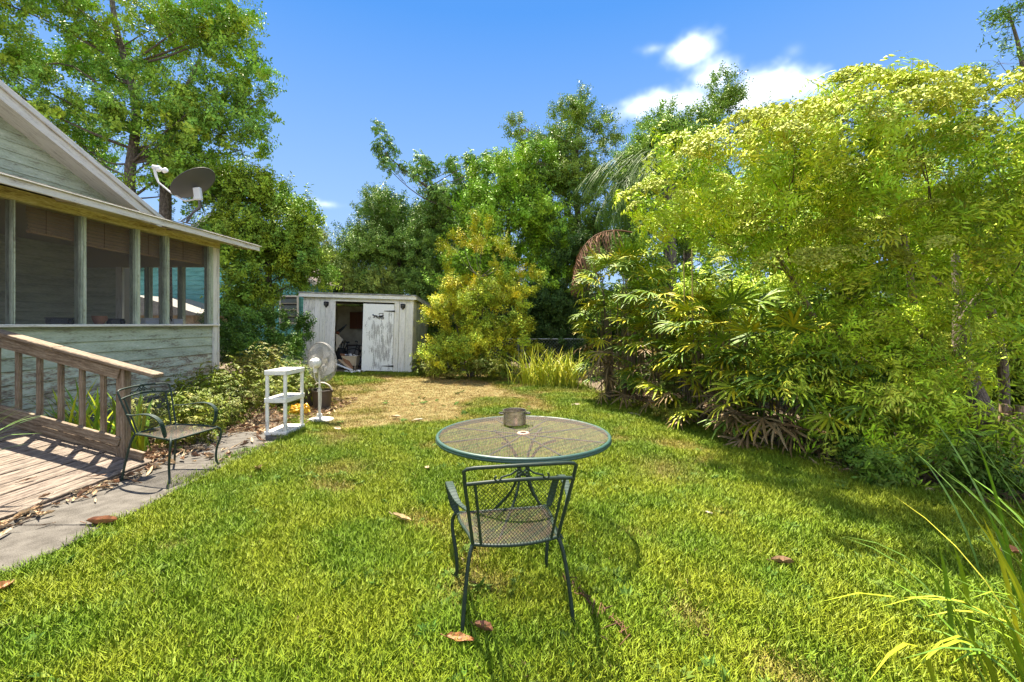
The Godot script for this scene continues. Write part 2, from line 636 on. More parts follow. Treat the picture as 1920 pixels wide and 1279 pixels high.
func make_materials() -> void:
	var wood_n := bump(256, 0.06, 40, 5.0)
	mats["wood_n"] = wood_n
	textured("siding", ntex(512, 512, [[0.006, 4, 0.5, 41], [0.05, 4, 0.5, 42]], [[0.0, Color(0.17, 0.15, 0.11)], [0.22, Color(0.28, 0.3, 0.21)], [0.36, Color(0.36, 0.41, 0.3)], [0.7, Color(0.42, 0.47, 0.35)], [0.9, Color(0.47, 0.52, 0.4)], [1.0, Color(0.58, 0.57, 0.5)]], 1.6), Vector3(0.55, 3.0, 1), 0.75, false, wood_n, 0.3)
	textured("siding_worn", ntex(512, 512, [[0.008, 4, 0.55, 43], [0.05, 4, 0.45, 44]], [[0.0, Color(0.13, 0.1, 0.07)], [0.3, Color(0.26, 0.215, 0.155)], [0.46, Color(0.36, 0.33, 0.24)], [0.52, Color(0.42, 0.45, 0.34)], [0.8, Color(0.48, 0.52, 0.4)], [1.0, Color(0.6, 0.58, 0.5)]], 1.6), Vector3(0.6, 2.6, 1), 0.85, false, wood_n, 0.6)
	textured("sage_post", ntex(256, 256, [[0.01, 4, 0.6, 45], [0.08, 3, 0.4, 46]], [[0.0, Color(0.13, 0.14, 0.11)], [0.35, Color(0.24, 0.28, 0.22)], [0.75, Color(0.32, 0.37, 0.29)], [1.0, Color(0.5, 0.5, 0.43)]]), Vector3(0.6, 5, 1), 0.75)
	textured("trim_white", ntex(512, 512, [[0.008, 5, 0.55, 47], [0.07, 4, 0.45, 48]], [[0.0, Color(0.2, 0.17, 0.13)], [0.2, Color(0.46, 0.43, 0.37)], [0.4, Color(0.64, 0.61, 0.55)], [1.0, Color(0.74, 0.72, 0.66)]], 1.3), Vector3(0.5, 4, 1), 0.7)
	textured("mossy_trim", ntex(256, 256, [[0.01, 4, 0.5, 49], [0.07, 4, 0.5, 50]], [[0.0, Color(0.16, 0.12, 0.05)], [0.3, Color(0.36, 0.31, 0.12)], [0.6, Color(0.48, 0.44, 0.2)], [1.0, Color(0.6, 0.56, 0.34)]]), Vector3(0.5, 4, 1), 0.8)
	textured("bare_ply", ntex(256, 256, [[0.02, 4, 0.5, 51], [0.08, 4, 0.5, 52]], [[0.0, Color(0.12, 0.05, 0.02)], [0.5, Color(0.24, 0.105, 0.04)], [1.0, Color(0.34, 0.17, 0.07)]]), Vector3(0.6, 5, 1), 0.8)
	textured("deck_wood", ntex(512, 512, [[0.012, 5, 0.55, 53], [0.07, 4, 0.45, 54]], [[0.0, Color(0.035, 0.024, 0.017)], [0.25, Color(0.095, 0.07, 0.052)], [0.55, Color(0.165, 0.13, 0.1)], [1.0, Color(0.25, 0.205, 0.165)]], 1.8), Vector3(0.45, 6, 1), 0.85, false, wood_n, 0.8)
	textured("rail_wood", ntex(512, 512, [[0.012, 5, 0.55, 55], [0.07, 4, 0.45, 56]], [[0.0, Color(0.06, 0.04, 0.024)], [0.35, Color(0.15, 0.105, 0.066)], [0.65, Color(0.22, 0.165, 0.11)], [1.0, Color(0.3, 0.245, 0.175)]], 1.6), Vector3(0.5, 6, 1), 0.85, false, wood_n, 0.7)
	textured("roof_shingle", ntex(256, 256, [[0.02, 4, 0.5, 57], [0.2, 3, 0.5, 58]], [[0.0, Color(0.08, 0.075, 0.07)], [1.0, Color(0.24, 0.22, 0.2)]]), Vector3(1.2, 1.2, 1.2), 0.95, true)
	flat("porch_wood", Color(0.36, 0.3, 0.22), 0.8)  # bare wood tone for wall cores, ceiling and end header
	textured("inner_siding", ntex(256, 256, [[0.01, 4, 0.5, 59], [0.07, 4, 0.5, 60]], [[0.0, Color(0.3, 0.31, 0.24)], [0.5, Color(0.44, 0.48, 0.37)], [1.0, Color(0.54, 0.57, 0.46)]]), Vector3(0.5, 3, 1), 0.8)
	var sc := flat("insect_screen", Color(0.05, 0.05, 0.052), 0.9)
	sc.transparency = BaseMaterial3D.TRANSPARENCY_ALPHA
	sc.albedo_color.a = 0.42
	textured("bamboo", ntex(256, 256, [[0.02, 3, 0.5, 61], [0.12, 3, 0.5, 62]], [[0.0, Color(0.24, 0.14, 0.07)], [0.5, Color(0.42, 0.27, 0.14)], [1.0, Color(0.54, 0.38, 0.22)]]), Vector3(0.8, 12, 1), 0.7)

func board(parent: Node3D, called: String, mat: String, a: Vector3, b: Vector3, w: float, h: float, r: RandomNumberGenerator, bev := 0.003, up := Vector3.UP) -> MeshInstance3D:
	var mb := MB.new()
	var k := r.randf_range(0.88, 1.06)
	mb.col = Color(k, k * r.randf_range(0.985, 1.01), k * r.randf_range(0.96, 1.02))
	mb.uo = Vector2(r.randf() * 7.0, r.randf() * 3.0)
	mb.beam(a, b, w, h, bev, up)
	return part(called, mb, mats[mat], parent)

func make_house() -> void:
	var r := rg(101)
	var hs := thing("house", "pale green clapboard house with screened porch and white gable rake", "house", HOUSE_AT, HOUSE_TURN)
	var far_z := 0.0
	var near_z := 4.05
	# knee wall of lapped boards under the screens
	var wall := Node3D.new()
	wall.name = "porch_wall"
	hs.add_child(wall)
	var y := 0.3
	for i in 8:
		var top := minf(y + 0.178, 1.45)
		var mat := "siding_worn" if i < 4 else "siding"
		board(wall, "clapboard", mat, Vector3(0.012, (y + top) * 0.5, far_z + 0.0), Vector3(0.012, (y + top) * 0.5, near_z), 0.018, top - y, r, 0.003, Vector3(-0.11, 1, 0).normalized())
		y += 0.158
	var core := MB.new()
	core.cbox(Vector3(-0.06, 0.85, (far_z + near_z) * 0.5), Vector3(0.1, 1.2, near_z - far_z), 0.0)
	part("stud_wall", core, mats["porch_wood"], wall)
	var fd := MB.new()
	fd.cbox(Vector3(-0.06, 0.12, 2.0), Vector3(0.16, 0.36, 4.0), 0.01)
	part("foundation", fd, textured("block", ntex(256, 256, [[0.02, 4, 1.0, 66]], [[0.0, Color(0.08, 0.08, 0.075)], [1.0, Color(0.24, 0.23, 0.2)]]), Vector3(1, 1, 1), 0.95, true), wall)
	board(wall, "sill", "trim_white", Vector3(-0.04, 1.475, far_z - 0.02), Vector3(-0.04, 1.475, near_z), 0.27, 0.035, r, 0.004)
	board(wall, "sill_apron", "sage_post", Vector3(0.03, 1.44, far_z + 0.06), Vector3(0.03, 1.44, near_z), 0.022, 0.035, r)
	board(wall, "corner_board", "trim_white", Vector3(0.042, 0.2, 0.055), Vector3(0.042, 2.96, 0.055), 0.11, 0.03, r, 0.003, Vector3.RIGHT)
	board(wall, "corner_board", "trim_white", Vector3(0.01, 0.2, -0.034), Vector3(0.01, 2.96, -0.034), 0.03, 0.1, r, 0.003, Vector3.RIGHT)
	# posts between the screens
	var edges := []
	for e in [[17, 26, 0.09], [141, 160, 0.1], [244, 261, 0.1], [300, 316, 0.1], [383, 399, 0.1]]:
		var z0 := HW(e[0], HY, 0.03).z
		var z1 := HW(e[1], HY, 0.03).z
		var w := absf(z0 - z1) * 0.5
		var zc := z1 + w * 0.5
		board(hs, "porch_post", "sage_post", Vector3(-0.01, 1.49, zc), Vector3(-0.01, 2.97, zc), w, e[2], r, 0.004, Vector3.RIGHT)
		board(hs, "post_trim", "siding", Vector3(0.044, 1.49, zc - w * 0.2), Vector3(0.044, 2.97, zc - w * 0.2), w * 0.5, 0.014, r, 0.002, Vector3.RIGHT)
		edges.append([zc - w * 0.5, zc + w * 0.5])
	edges.append([3.95, 4.05])
	board(hs, "porch_post", "sage_post", Vector3(-0.01, 0.5, 4.0), Vector3(-0.01, 2.97, 4.0), 0.1, 0.1, r, 0.004, Vector3.RIGHT)
	board(hs, "porch_post", "sage_post", Vector3(-0.01, 0.5, 5.6), Vector3(-0.01, 2.97, 5.6), 0.1, 0.1, r, 0.004, Vector3.RIGHT)
	edges.sort_custom(func(a, b): return a[0] < b[0])
	for i in edges.size() - 1:
		var a: float = edges[i][1]
		var b: float = edges[i + 1][0]
		var s := MB.new()
		s.quad(Vector3(0, 1.49, b), Vector3(0, 1.49, a), Vector3(0, 2.97, a), Vector3(0, 2.97, b))
		part("screen", s, mats["insect_screen"], hs)
	# header, eave
	board(hs, "header", "mossy_trim", Vector3(0.0, 3.03, -0.05), Vector3(0.0, 3.03, 7.0), 0.15, 0.13, r, 0.004)
	var ez0 := -0.62
	var ez1 := 7.0
	var ex := 0.5
	var ey := 3.045
	var slope := 0.22
	var eave := Node3D.new()
	eave.name = "porch_roof"
	hs.add_child(eave)
	board(eave, "fascia", "trim_white", Vector3(ex, ey, ez0), Vector3(ex, ey, ez1), 0.025, 0.085, r, 0.004)
	board(eave, "drip_edge", "trim_white", Vector3(ex + 0.012, ey + 0.052, ez0 - 0.02), Vector3(ex + 0.012, ey + 0.052, ez1), 0.06, 0.012, r, 0.002)
	var wz := -3.1
	var rs := MB.new()
	rs.beam(Vector3((ex + wz) * 0.5, ey + 0.085 + slope * (ex - wz) * 0.5 - 0.02, ez0 - 0.02), Vector3((ex + wz) * 0.5, ey + 0.085 + slope * (ex - wz) * 0.5 - 0.02, ez1), Vector2(ex - wz, (ex - wz) * slope).length(), 0.03, 0.0, Vector3(slope, 1, 0).normalized())
	part("roofing", rs, mats["roof_shingle"], eave)
	# board soffit, missing in places where the bare sheathing shows
	var upv := Vector3(slope, 1, 0).normalized()
	var zs := ez0
	var gaps := [[-0.55, 0.1], [1.25, 2.0], [3.0, 4.0]]
	var sh := MB.new()
	sh.beam(Vector3(0.2, ey + 0.085 + slope * 0.3 - 0.06, ez0), Vector3(0.2, ey + 0.085 + slope * 0.3 - 0.06, ez1), 0.57, 0.014, 0.0, upv)
	part("sheathing", sh, mats["bare_ply"], eave)
	var lo := ez0
	for gp in gaps + [[ez1, ez1]]:
		if gp[0] - lo > 0.05:
			board(eave, "soffit_board", "mossy_trim", Vector3(0.24, ey + 0.0, lo), Vector3(0.24, ey + 0.0, gp[0]), 0.46, 0.016, r, 0.002, Vector3(0.1, 1, 0).normalized())
		lo = gp[1]
	for z in [-0.3, 0.12, 1.22, 2.02, 2.98, 4.02, 4.7, 5.4]:
		board(eave, "rafter_tail", "trim_white", Vector3(0.03, ey + 0.075, z), Vector3(0.47, ey - 0.012, z), 0.04, 0.06, r, 0.004)
	# porch inside: floor, ceiling, inner wall with its own boards, far end
	var fl := MB.new()
	fl.cbox(Vector3(-1.4, 0.53, 3.0), Vector3(2.7, 0.06, 6.2), 0.0)
	part("porch_floor", fl, mats["deck_wood"], hs)
	var ce := MB.new()
	ce.cbox(Vector3(-1.45, 3.0, 3.1), Vector3(2.75, 0.03, 6.3), 0.0)
	part("porch_ceiling", ce, mats["porch_wood"], hs)
	var iw := Node3D.new()
	iw.name = "inner_wall"
	hs.add_child(iw)
	y = 0.56
	while y < 2.95:
		board(iw, "clapboard", "inner_siding", Vector3(-2.64, y + 0.09, -0.05), Vector3(-2.64, y + 0.09, 6.2), 0.018, 0.19, r, 0.003, Vector3(-0.1, 1, 0).normalized())
		y += 0.165
	var ic := MB.new()
	ic.cbox(Vector3(-2.75, 1.78, 3.0), Vector3(0.16, 2.5, 6.3), 0.0)
	part("stud_wall", ic, mats["porch_wood"], iw)
	# far end of the porch: a boarded panel, a white corner board, a low wall and screens
	var ew := Node3D.new()
	ew.name = "end_wall"
	hs.add_child(ew)
	var ex_of := func(px: float) -> float:
		return (px - CX) / F * 8.8 - HOUSE_AT.x
	var xa: float = ex_of.call(212)
	var xb: float = ex_of.call(225)
	y = 0.4
	while y < 2.6:
		board(ew, "clapboard", "inner_siding", Vector3(-2.62, y + 0.09, 0.02), Vector3(xa, y + 0.09, 0.02), 0.018, 0.19, r, 0.003, Vector3(0, 1, -0.1).normalized())
		y += 0.165
	board(ew, "corner_board", "trim_white", Vector3((xa + xb) * 0.5, 0.4, 0.02), Vector3((xa + xb) * 0.5, 2.62, 0.02), xb - xa, 0.05, r, 0.003, Vector3.BACK)
	y = 0.3
	for i in 7:
		board(ew, "clapboard", "siding", Vector3(-2.6, y + 0.08, -0.03), Vector3(-0.05, y + 0.08, -0.03), 0.018, 0.178, r, 0.003, Vector3(0, 1, 0.1).normalized())
		y += 0.158
	board(ew, "sill", "trim_white", Vector3(xb, 1.44, 0.0), Vector3(-0.16, 1.44, 0.0), 0.16, 0.035, r)
	board(ew, "header", "porch_wood", Vector3(-2.62, 2.79, 0.0), Vector3(-0.07, 2.79, 0.0), 0.09, 0.38, r)
	for px in [273.0, 338.0]:
		var xx: float = ex_of.call(px)
		board(ew, "porch_post", "sage_post", Vector3(xx, 1.46, 0.0), Vector3(xx, 2.61, 0.0), 0.1, 0.09, r, 0.003, Vector3.BACK)
	# main body and gable above the porch roof
	var rake0 := HW(0, 158, -2.3)
	var rake1 := HW(300, 408, -2.3)
	var sl := (rake0.y - rake1.y) / (rake0.z - rake1.z)
	var ridge_z := 6.2
	var ridge_y := rake1.y + sl * (ridge_z - rake1.z)
	var low_z := rake1.z - 0.1
	var low_y := rake1.y - sl * 0.1
	var gb := Node3D.new()
	gb.name = "gable"
	hs.add_child(gb)
	var gx := -2.72
	y = 3.45
	while y < ridge_y - 0.2:
		var ze := low_z + (y + 0.16 - low_y) / sl + 0.1
		if ze < ridge_z:
			board(gb, "clapboard", "siding", Vector3(gx + 0.012, y + 0.09, maxf(ze, low_z + 0.2)), Vector3(gx + 0.012, y + 0.09, 2.0 * ridge_z - ze), 0.018, 0.19, r, 0.003, Vector3(-0.1, 1, 0).normalized())
		y += 0.165
	var gw := MB.new()
	gw.prism(Transform3D(Basis(Vector3.UP, -PI / 2), Vector3(gx - 0.06, 0, 0)), PackedVector2Array([Vector2(low_z + 0.35, 0.2), Vector2(low_z + 0.35, low_y), Vector2(ridge_z, ridge_y - 0.15), Vector2(2.0 * ridge_z - low_z - 0.35, low_y), Vector2(2.0 * ridge_z - low_z - 0.35, 0.2)]), 0.08)
	part("wall_core", gw, mats["porch_wood"], gb)
	# side wall of the house turned to the shed
	y = 0.3
	while y < low_y - 0.1:
		board(gb, "clapboard", "siding", Vector3(gx - 0.02, y + 0.09, low_z + 0.34), Vector3(gx - 9.0, y + 0.09, low_z + 0.34), 0.018, 0.19, r, 0.003, Vector3(0, 1, 0.1).normalized())
		y += 0.165
	var bk := MB.new()
	bk.cbox(Vector3(gx - 4.6, 1.9, (low_z + 12.0) * 0.5), Vector3(9.0, 3.6, 10.6), 0.0)
	part("house_body", bk, mats["porch_wood"], gb)
	var rf := Node3D.new()
	rf.name = "main_roof"
	hs.add_child(rf)
	for s in [1.0, -1.0]:
		var p_low := Vector3(0, low_y, ridge_z - s * (ridge_z - low_z))
		var p_top := Vector3(0, ridge_y, ridge_z)
		var dir := (p_top - p_low).normalized()
		var nrm := Vector3(0, dir.z * s, -dir.y * s)
		if nrm.y < 0.0:
			nrm = -nrm
		# rake: crown strip, barge board, soffit
		board(rf, "rake_trim", "trim_white", p_low + Vector3(-2.255, -0.02, 0) , p_top + Vector3(-2.255, -0.02, 0), 0.03, 0.09, r, 0.004, nrm)
		board(rf, "barge_board", "trim_white", p_low + Vector3(-2.3, 0, 0) - nrm * 0.12, p_top + Vector3(-2.3, 0, 0) - nrm * 0.12, 0.03, 0.2, r, 0.004, nrm)
		board(rf, "rake_soffit", "trim_white", p_low + Vector3(-2.52, 0, 0) - nrm * 0.19 + dir * 0.05, p_top + Vector3(-2.52, 0, 0) - nrm * 0.19, 0.4, 0.015, r, 0.002, nrm)
		var sb := MB.new()
		sb.beam(p_low + Vector3(-6.9, 0, 0) + nrm * 0.03, p_top + Vector3(-6.9, 0, 0) + nrm * 0.03, 9.25, 0.04, 0.0, nrm)
		part("roofing", sb, mats["roof_shingle"], rf)
	make_porch_things(hs)
	make_dish()

func make_porch_things(hs: Node3D) -> void:
	var t := hs.transform
	var r := rg(131)
	# rolled bamboo blinds hanging behind the screens: left px, right px, bottom y left and right
	var k := 0
	for b in [[48, 139, 432, 450], [161, 243, 459, 474], [262, 299, 475, 482], [317, 379, 484, 494]]:
		var z0 := HW(b[0], HY, -0.1).z
		var z1 := HW(b[1], HY, -0.1).z
		var y0 := HW(b[0], b[2], -0.1).y
		var y1 := HW(b[1], b[3], -0.1).y
		var lab: String = ["tan bamboo blind hanging crooked, its lower left corner pulled in", "wide tan bamboo blind beside the crooked blind", "narrowest tan bamboo blind behind the porch screen", "tan bamboo blind next to the porch corner post"][k]
		var o := thing("bamboo_blind", lab, "blind", t * Vector3(-0.1, 2.96, (z0 + z1) * 0.5), HOUSE_TURN, "bamboo blinds behind the porch screens")
		var hz := (z0 - z1) * 0.5
		var mb := MB.new()
		var n := 26
		for i in n:
			var f0 := float(i) / n
			var f1 := (i + 0.86) / n
			var l := (y0 - 2.96)
			var q := (y1 - 2.96)
			mb.uo = Vector2(r.randf() * 5.0, r.randf())
			var bow := 0.012 * sin(i * 1.7)
			var a := Vector3(bow, l * f0, hz * (1.0 - (0.12 * f0 * f0 if k == 0 else 0.0)))
			var e := Vector3(bow, q * f0, -hz)
			var a2 := Vector3(bow + 0.004, l * f1, hz * (1.0 - (0.12 * f1 * f1 if k == 0 else 0.0)))
			var e2 := Vector3(bow + 0.004, q * f1, -hz)
			mb.quad_uv(a2, e2, e, a, Vector2(0, f1), Vector2(hz * 2.0, f0))
		part("slats", mb, mats["bamboo"], o)
		var ro := MB.new()
		ro.tube([Vector3(-0.02, y0 - 2.96, hz * (0.88 if k == 0 else 1.0)), Vector3(-0.02, y1 - 2.96, -hz)], 0.02, 10)
		part("roll", ro, mats["bamboo"], o)
		var cd := MB.new()
		var cz := hz * 0.25
		cd.tube([Vector3(0.014, 0, cz), Vector3(0.016, (y0 - 2.96) * 0.5, cz), Vector3(0.014, (y0 + y1) * 0.5 - 2.96, cz)], 0.003, 4)
		part("cord", cd, flat("cord_brown", Color(0.12, 0.05, 0.025), 0.8), o)
		k += 1
	# small things kept on the inner sill
	var on := func(px: float, lx: float) -> Vector3: return t * Vector3(lx, 1.493, HW(px, HY, lx).z)
	var bw := thing("clay_bowl", "terracotta coloured bowl on the porch sill", "bowl", on.call(186, -0.1))
	var m := MB.new()
	m.lathe(Transform3D(), [Vector2(0.0, 0.0), Vector2(0.05, 0.0), Vector2(0.075, 0.05), Vector2(0.085, 0.1), Vector2(0.088, 0.12), Vector2(0.08, 0.12), Vector2(0.06, 0.04), Vector2(0.0, 0.03)], 20)
	part("bowl_body", m, flat("terracotta", Color(0.32, 0.15, 0.09), 0.85), bw)
	var hd := MB.new()
	hd.tube([Vector3(0.0, 0.04, -0.08), Vector3(0.0, 0.06, -0.125), Vector3(0.0, 0.1, -0.13), Vector3(0.0, 0.115, -0.085)], 0.009, 6)
	part("bowl_handle", hd, mats["terracotta"], bw)
	for q in [[113, 0.3, 0.09, Color(0.06, 0.06, 0.065), "charcoal storage box on the porch sill under the crooked blind"], [216, 0.2, 0.085, Color(0.07, 0.07, 0.075), "charcoal storage box beside the terracotta bowl"], [281, 0.26, 0.1, Color(0.5, 0.52, 0.56), "white lidded box on the porch sill under the narrowest blind"], [330, 0.2, 0.09, Color(0.62, 0.63, 0.66), "white lidded box on the porch sill next to the black stick"]]:
		var o := thing("storage_box", q[4], "box", on.call(q[0], -0.12), HOUSE_TURN, "boxes on the porch sill")
		var bx := MB.new()
		bx.cbox(Vector3(0, q[2] * 0.42, 0), Vector3(0.1, q[2] * 0.84, q[1]), 0.008)
		part("box_body", bx, flat("box_%d" % q[0], q[3], 0.5), o)
		var ld := MB.new()
		ld.cbox(Vector3(0, q[2] * 0.92, 0), Vector3(0.108, q[2] * 0.16, q[1] + 0.01), 0.006)
		part("lid", ld, mats["box_%d" % q[0]], o)
	for px in [132.0, 229.0]:
		var o := thing("glass_jar", "small black jar on the porch sill under the crooked blind" if px < 200.0 else "small black jar on the porch sill near the terracotta bowl", "jar", on.call(px, -0.07), 0.0, "black jars on the porch sill")
		var jm := MB.new()
		jm.lathe(Transform3D(), [Vector2(0, 0), Vector2(0.032, 0.0), Vector2(0.038, 0.012), Vector2(0.038, 0.055), Vector2(0.028, 0.066), Vector2(0.0, 0.066)], 16)
		part("jar_body", jm, flat("black_gloss", Color(0.015, 0.015, 0.016), 0.2), o)
		var jl := MB.new()
		jl.lathe(Transform3D(), [Vector2(0, 0.078), Vector2(0.03, 0.078), Vector2(0.03, 0.066)].duplicate(), 16)
		part("lid", jl, mats["black_gloss"], o)
	var st := thing("walking_stick", "black stick leaning against a porch screen post", "stick", on.call(320, -0.1), HOUSE_TURN)
	var sm := MB.new()
	sm.tube([Vector3(-0.02, 0, -0.08), Vector3(0.0, 0.3, 0.12), Vector3(0.0, 0.34, 0.15)], [0.011, 0.009, 0.009], 6)
	part("shaft", sm, mats["black_gloss"], st)
	var sk := MB.new()
	sk.tube([Vector3(0, 0.34, 0.15), Vector3(0, 0.37, 0.165), Vector3(0, 0.375, 0.19), Vector3(0, 0.355, 0.205)], 0.01, 6)
	part("handle", sk, mats["black_gloss"], st)

# satellite dish on the porch roof
func make_dish() -> void:
	var base := P(350, 417, 7.75)
	var o := thing("satellite_dish", "dark grey satellite dish with white feed arm on the porch roof", "satellite dish", base)
	var grey := flat("dish_grey", Color(0.055, 0.056, 0.06), 0.55)
	var pale := flat("dish_pale", Color(0.62, 0.63, 0.65), 0.45)
	var dk := flat("dish_mast", Color(0.12, 0.12, 0.13), 0.5)
	var c := P(366, 348, 7.7) - base
	# the bowl looks up to the left and away from the viewer: we see its back
	var ax := Vector3(-0.61, 0.79, -0.06).normalized()
	var bs := Basis(ax.cross(Vector3.BACK).normalized(), ax, Vector3.ZERO)
	bs.z = bs.x.cross(bs.y)
	var prof := []
	for i in 9:
		var q := i / 8.0
		prof.append(Vector2(0.37 * q, 0.085 * q * q))
	var inner := []
	for p: Vector2 in prof:
		inner.push_front(p + Vector2(0.0, 0.008))
	var b := MB.new()
	b.lathe(Transform3D(bs.scaled_local(Vector3(1.0, 1.0, 0.88)), c - ax * 0.03), prof + inner, 40)
	part("reflector", b, grey, o)
	var rim := MB.new()
	var ring := []
	for i in 41:
		var a := TAU * i / 40
		ring.append(c - ax * 0.03 + bs * Vector3(cos(a) * 0.37, 0.088, sin(a) * 0.37 * 0.88))
	rim.tube(ring, 0.008, 6, false)
	part("rim", rim, grey, o)
	var br := MB.new()
	var bc := P(374, 374, 7.72) - base
	br.beam(c - ax * 0.05, bc + Vector3(0.0, -0.01, 0.02), 0.07, 0.11, 0.006)
	br.beam(bc + Vector3(-0.09, 0.02, 0.02), bc + Vector3(0.05, 0.0, 0.03), 0.03, 0.05, 0.006)
	part("bracket", br, pale, o)
	var ms := MB.new()
	ms.tube([bc + Vector3(0, 0.06, 0), bc + Vector3(0.005, -0.13, 0), Vector3(0.1, 0.16, 0), Vector3(0.0, 0.0, 0)], [0.026, 0.024, 0.02, 0.02], 10)
	part("mast", ms, dk, o)
	var ft := MB.new()
	ft.box(Transform3D(Basis(Vector3.BACK, -0.22), Vector3(0.0, -0.01, 0)), Vector3(0.2, 0.012, 0.16), 0.003)
	ft.beam(Vector3(-0.07, 0.0, 0.05), Vector3(0.08, 0.14, 0.0), 0.012, 0.02)
	part("foot", ft, dk, o)
	var a0 := P(347, 377, 7.7) - base
	var a1 := P(297, 342, 7.6) - base
	var a2 := P(290, 318, 7.58) - base
	var ar := MB.new()
	ar.tube([bc + Vector3(-0.05, 0.0, 0.02), a0, (a0 + a1) * 0.5 + Vector3(-0.02, -0.012, 0), a1, a1.lerp(a2, 0.5) + Vector3(-0.012, 0, 0), a2], [0.013, 0.013, 0.013, 0.014, 0.022, 0.024], 10)
	part("feed_arm", ar, pale, o)
	var hd := MB.new()
	var h0 := P(286, 313, 7.58) - base
	hd.tube([h0, P(300, 316, 7.6) - base], [0.035, 0.04], 12)
	part("feed_head", hd, pale, o)
	for q in [[300, 318], [311, 320]]:
		var e := P(q[0], q[1], 7.6) - base
		var lb := MB.new()
		lb.lathe(Transform3D(Basis(Vector3.BACK, -1.2), e + Vector3(-0.03, 0.0, 0.0)), [Vector2(0, -0.02), Vector2(0.034, -0.02), Vector2(0.04, 0.0), Vector2(0.04, 0.04), Vector2(0.03, 0.05), Vector2(0.0, 0.055)], 16)
		part("feed_horn", lb, flat("horn_white", Color(0.74, 0.74, 0.74), 0.4), o)
	var cb := MB.new()
	cb.tube([bc + Vector3(0.02, -0.02, 0.02), bc + Vector3(0.06, -0.14, 0.03), Vector3(0.08, 0.1, 0.04), Vector3(0.02, 0.03, 0.05), Vector3(0.16, 0.0, 0.06), P(379, 430, 7.8) - base, P(378, 445, 7.8) - base], 0.006, 6)
	part("cable", cb, flat("cable_black", Color(0.015, 0.015, 0.015), 0.6), o)

# ---------------------------------------------------------------- wooden ramp and its railing
func make_ramp() -> void:
	var r := rg(201)
	var x0 := -3.74
	var slope := 0.27
	var z_far := -4.72
	var z_near := -2.7
	var o := thing("wooden_ramp", "weathered grey plank ramp with brown railing leading to the porch", "ramp", Vector3(x0, 0, (z_far + z_near) * 0.5))
	var hz := (z_near - z_far) * 0.5
	var up := Vector3(slope, 1, 0).normalized()
	var dir := Vector3(-1, slope, 0).normalized()
	for i in 15:
		var c := dir * (0.07 + i * 0.1455) + Vector3(0, 0.062, 0)
		var jit := r.randf_range(-0.02, 0.02)
		board(o, "plank", "deck_wood", c + Vector3(0, r.randf_range(-0.003, 0.003), -hz + jit), c + Vector3(0, 0, hz + jit), 0.137, 0.036, r, 0.005, up)
	for z in [-hz + 0.06, 0.0, hz - 0.06]:
		board(o, "joist", "deck_wood", Vector3(-0.12, 0.014, z), Vector3(-0.12, 0.014, z) + dir * 2.0, 0.04, 0.05, r)
	var ft := MB.new()
	ft.beam(Vector3(0.0, 0.03, -hz), Vector3(0.0, 0.03, hz), 0.03, 0.05, 0.006)
	part("nosing", ft, mats["deck_wood"], o)
	# railing along the far side
	var rl := Node3D.new()
	rl.name = "railing"
	o.add_child(rl)
	var rz := -hz + 0.07
	var at := func(x: float, h: float, z := 0.0) -> Vector3: return Vector3(x - x0, (x0 - x) * slope + h, rz + z)
	board(rl, "kerb_rail", "rail_wood", at.call(-3.78, 0.125), at.call(-5.85, 0.125), 0.04, 0.085, r, 0.005)
	board(rl, "bottom_rail", "rail_wood", at.call(-3.98, 0.235, 0.045), at.call(-5.85, 0.235, 0.045), 0.04, 0.09, r, 0.005)
	board(rl, "top_rail", "rail_wood", at.call(-3.98, 0.93, 0.047), at.call(-5.85, 0.93, 0.047), 0.04, 0.12, r, 0.005)
	board(rl, "handrail", "rail_wood", at.call(-3.6, 1.01, 0.03), at.call(-4.62, 1.01, 0.03), 0.14, 0.036, r, 0.007)
	board(rl, "handrail", "rail_wood", at.call(-4.623, 1.01, 0.03), at.call(-5.95, 1.01, 0.03), 0.14, 0.036, r, 0.007)
	for px in [237.0]:
		var x := -3.985
		board(rl, "post", "rail_wood", Vector3(x - x0, 0.0, rz), Vector3(x - x0, (x0 - x) * slope + 0.99, rz), 0.09, 0.09, r, 0.006, Vector3.BACK)
	for i in 7:
		var x := -4.19 - i * 0.218
		board(rl, "baluster", "rail_wood", at.call(x, 0.2, 0.0), at.call(x, 0.98, 0.0), 0.042, 0.042, r, 0.004, Vector3.BACK)

# ---------------------------------------------------------------- wrought iron table, chairs and pot
# expanded-metal sheet: diamonds a x b over [u0,u1] x [v0,v1], mapped by at(u, v), kept where ok(u, v)
func diamonds(b: MB, u0: float, u1: float, v0: float, v1: float, du: float, dv: float, at: Callable, ok: Callable, w: float) -> void:
	var nu := int((u1 - u0) / du)
	var nv := int((v1 - v0) / (dv * 0.5))
	for j in nv:
		var sh := 0.5 if j % 2 else 0.0
		for i in range(-1, nu + 1):
			var a := Vector2(u0 + (i + sh) * du, v0 + j * dv * 0.5)
			for s in [-0.5, 0.5]:
				var e := a + Vector2(s * du, dv * 0.5)
				if not (ok.call(a.x, a.y) and ok.call(e.x, e.y)):
					continue
				var p: Vector3 = at.call(a.x, a.y)
				var q: Vector3 = at.call(e.x, e.y)
				var n: Vector3 = (Vector3(at.call(a.x + 0.002, a.y)) - p).cross(Vector3(at.call(a.x, a.y + 0.002)) - p).normalized()
				var sd := (q - p).cross(n).normalized() * w
				var nn := n * w * 0.8
				b.quad(p - sd, p + sd, q + sd, q - sd)
				b.quad(p + sd, p - nn, q - nn, q + sd)
				b.quad(p - nn, p - sd, q - sd, q - nn)

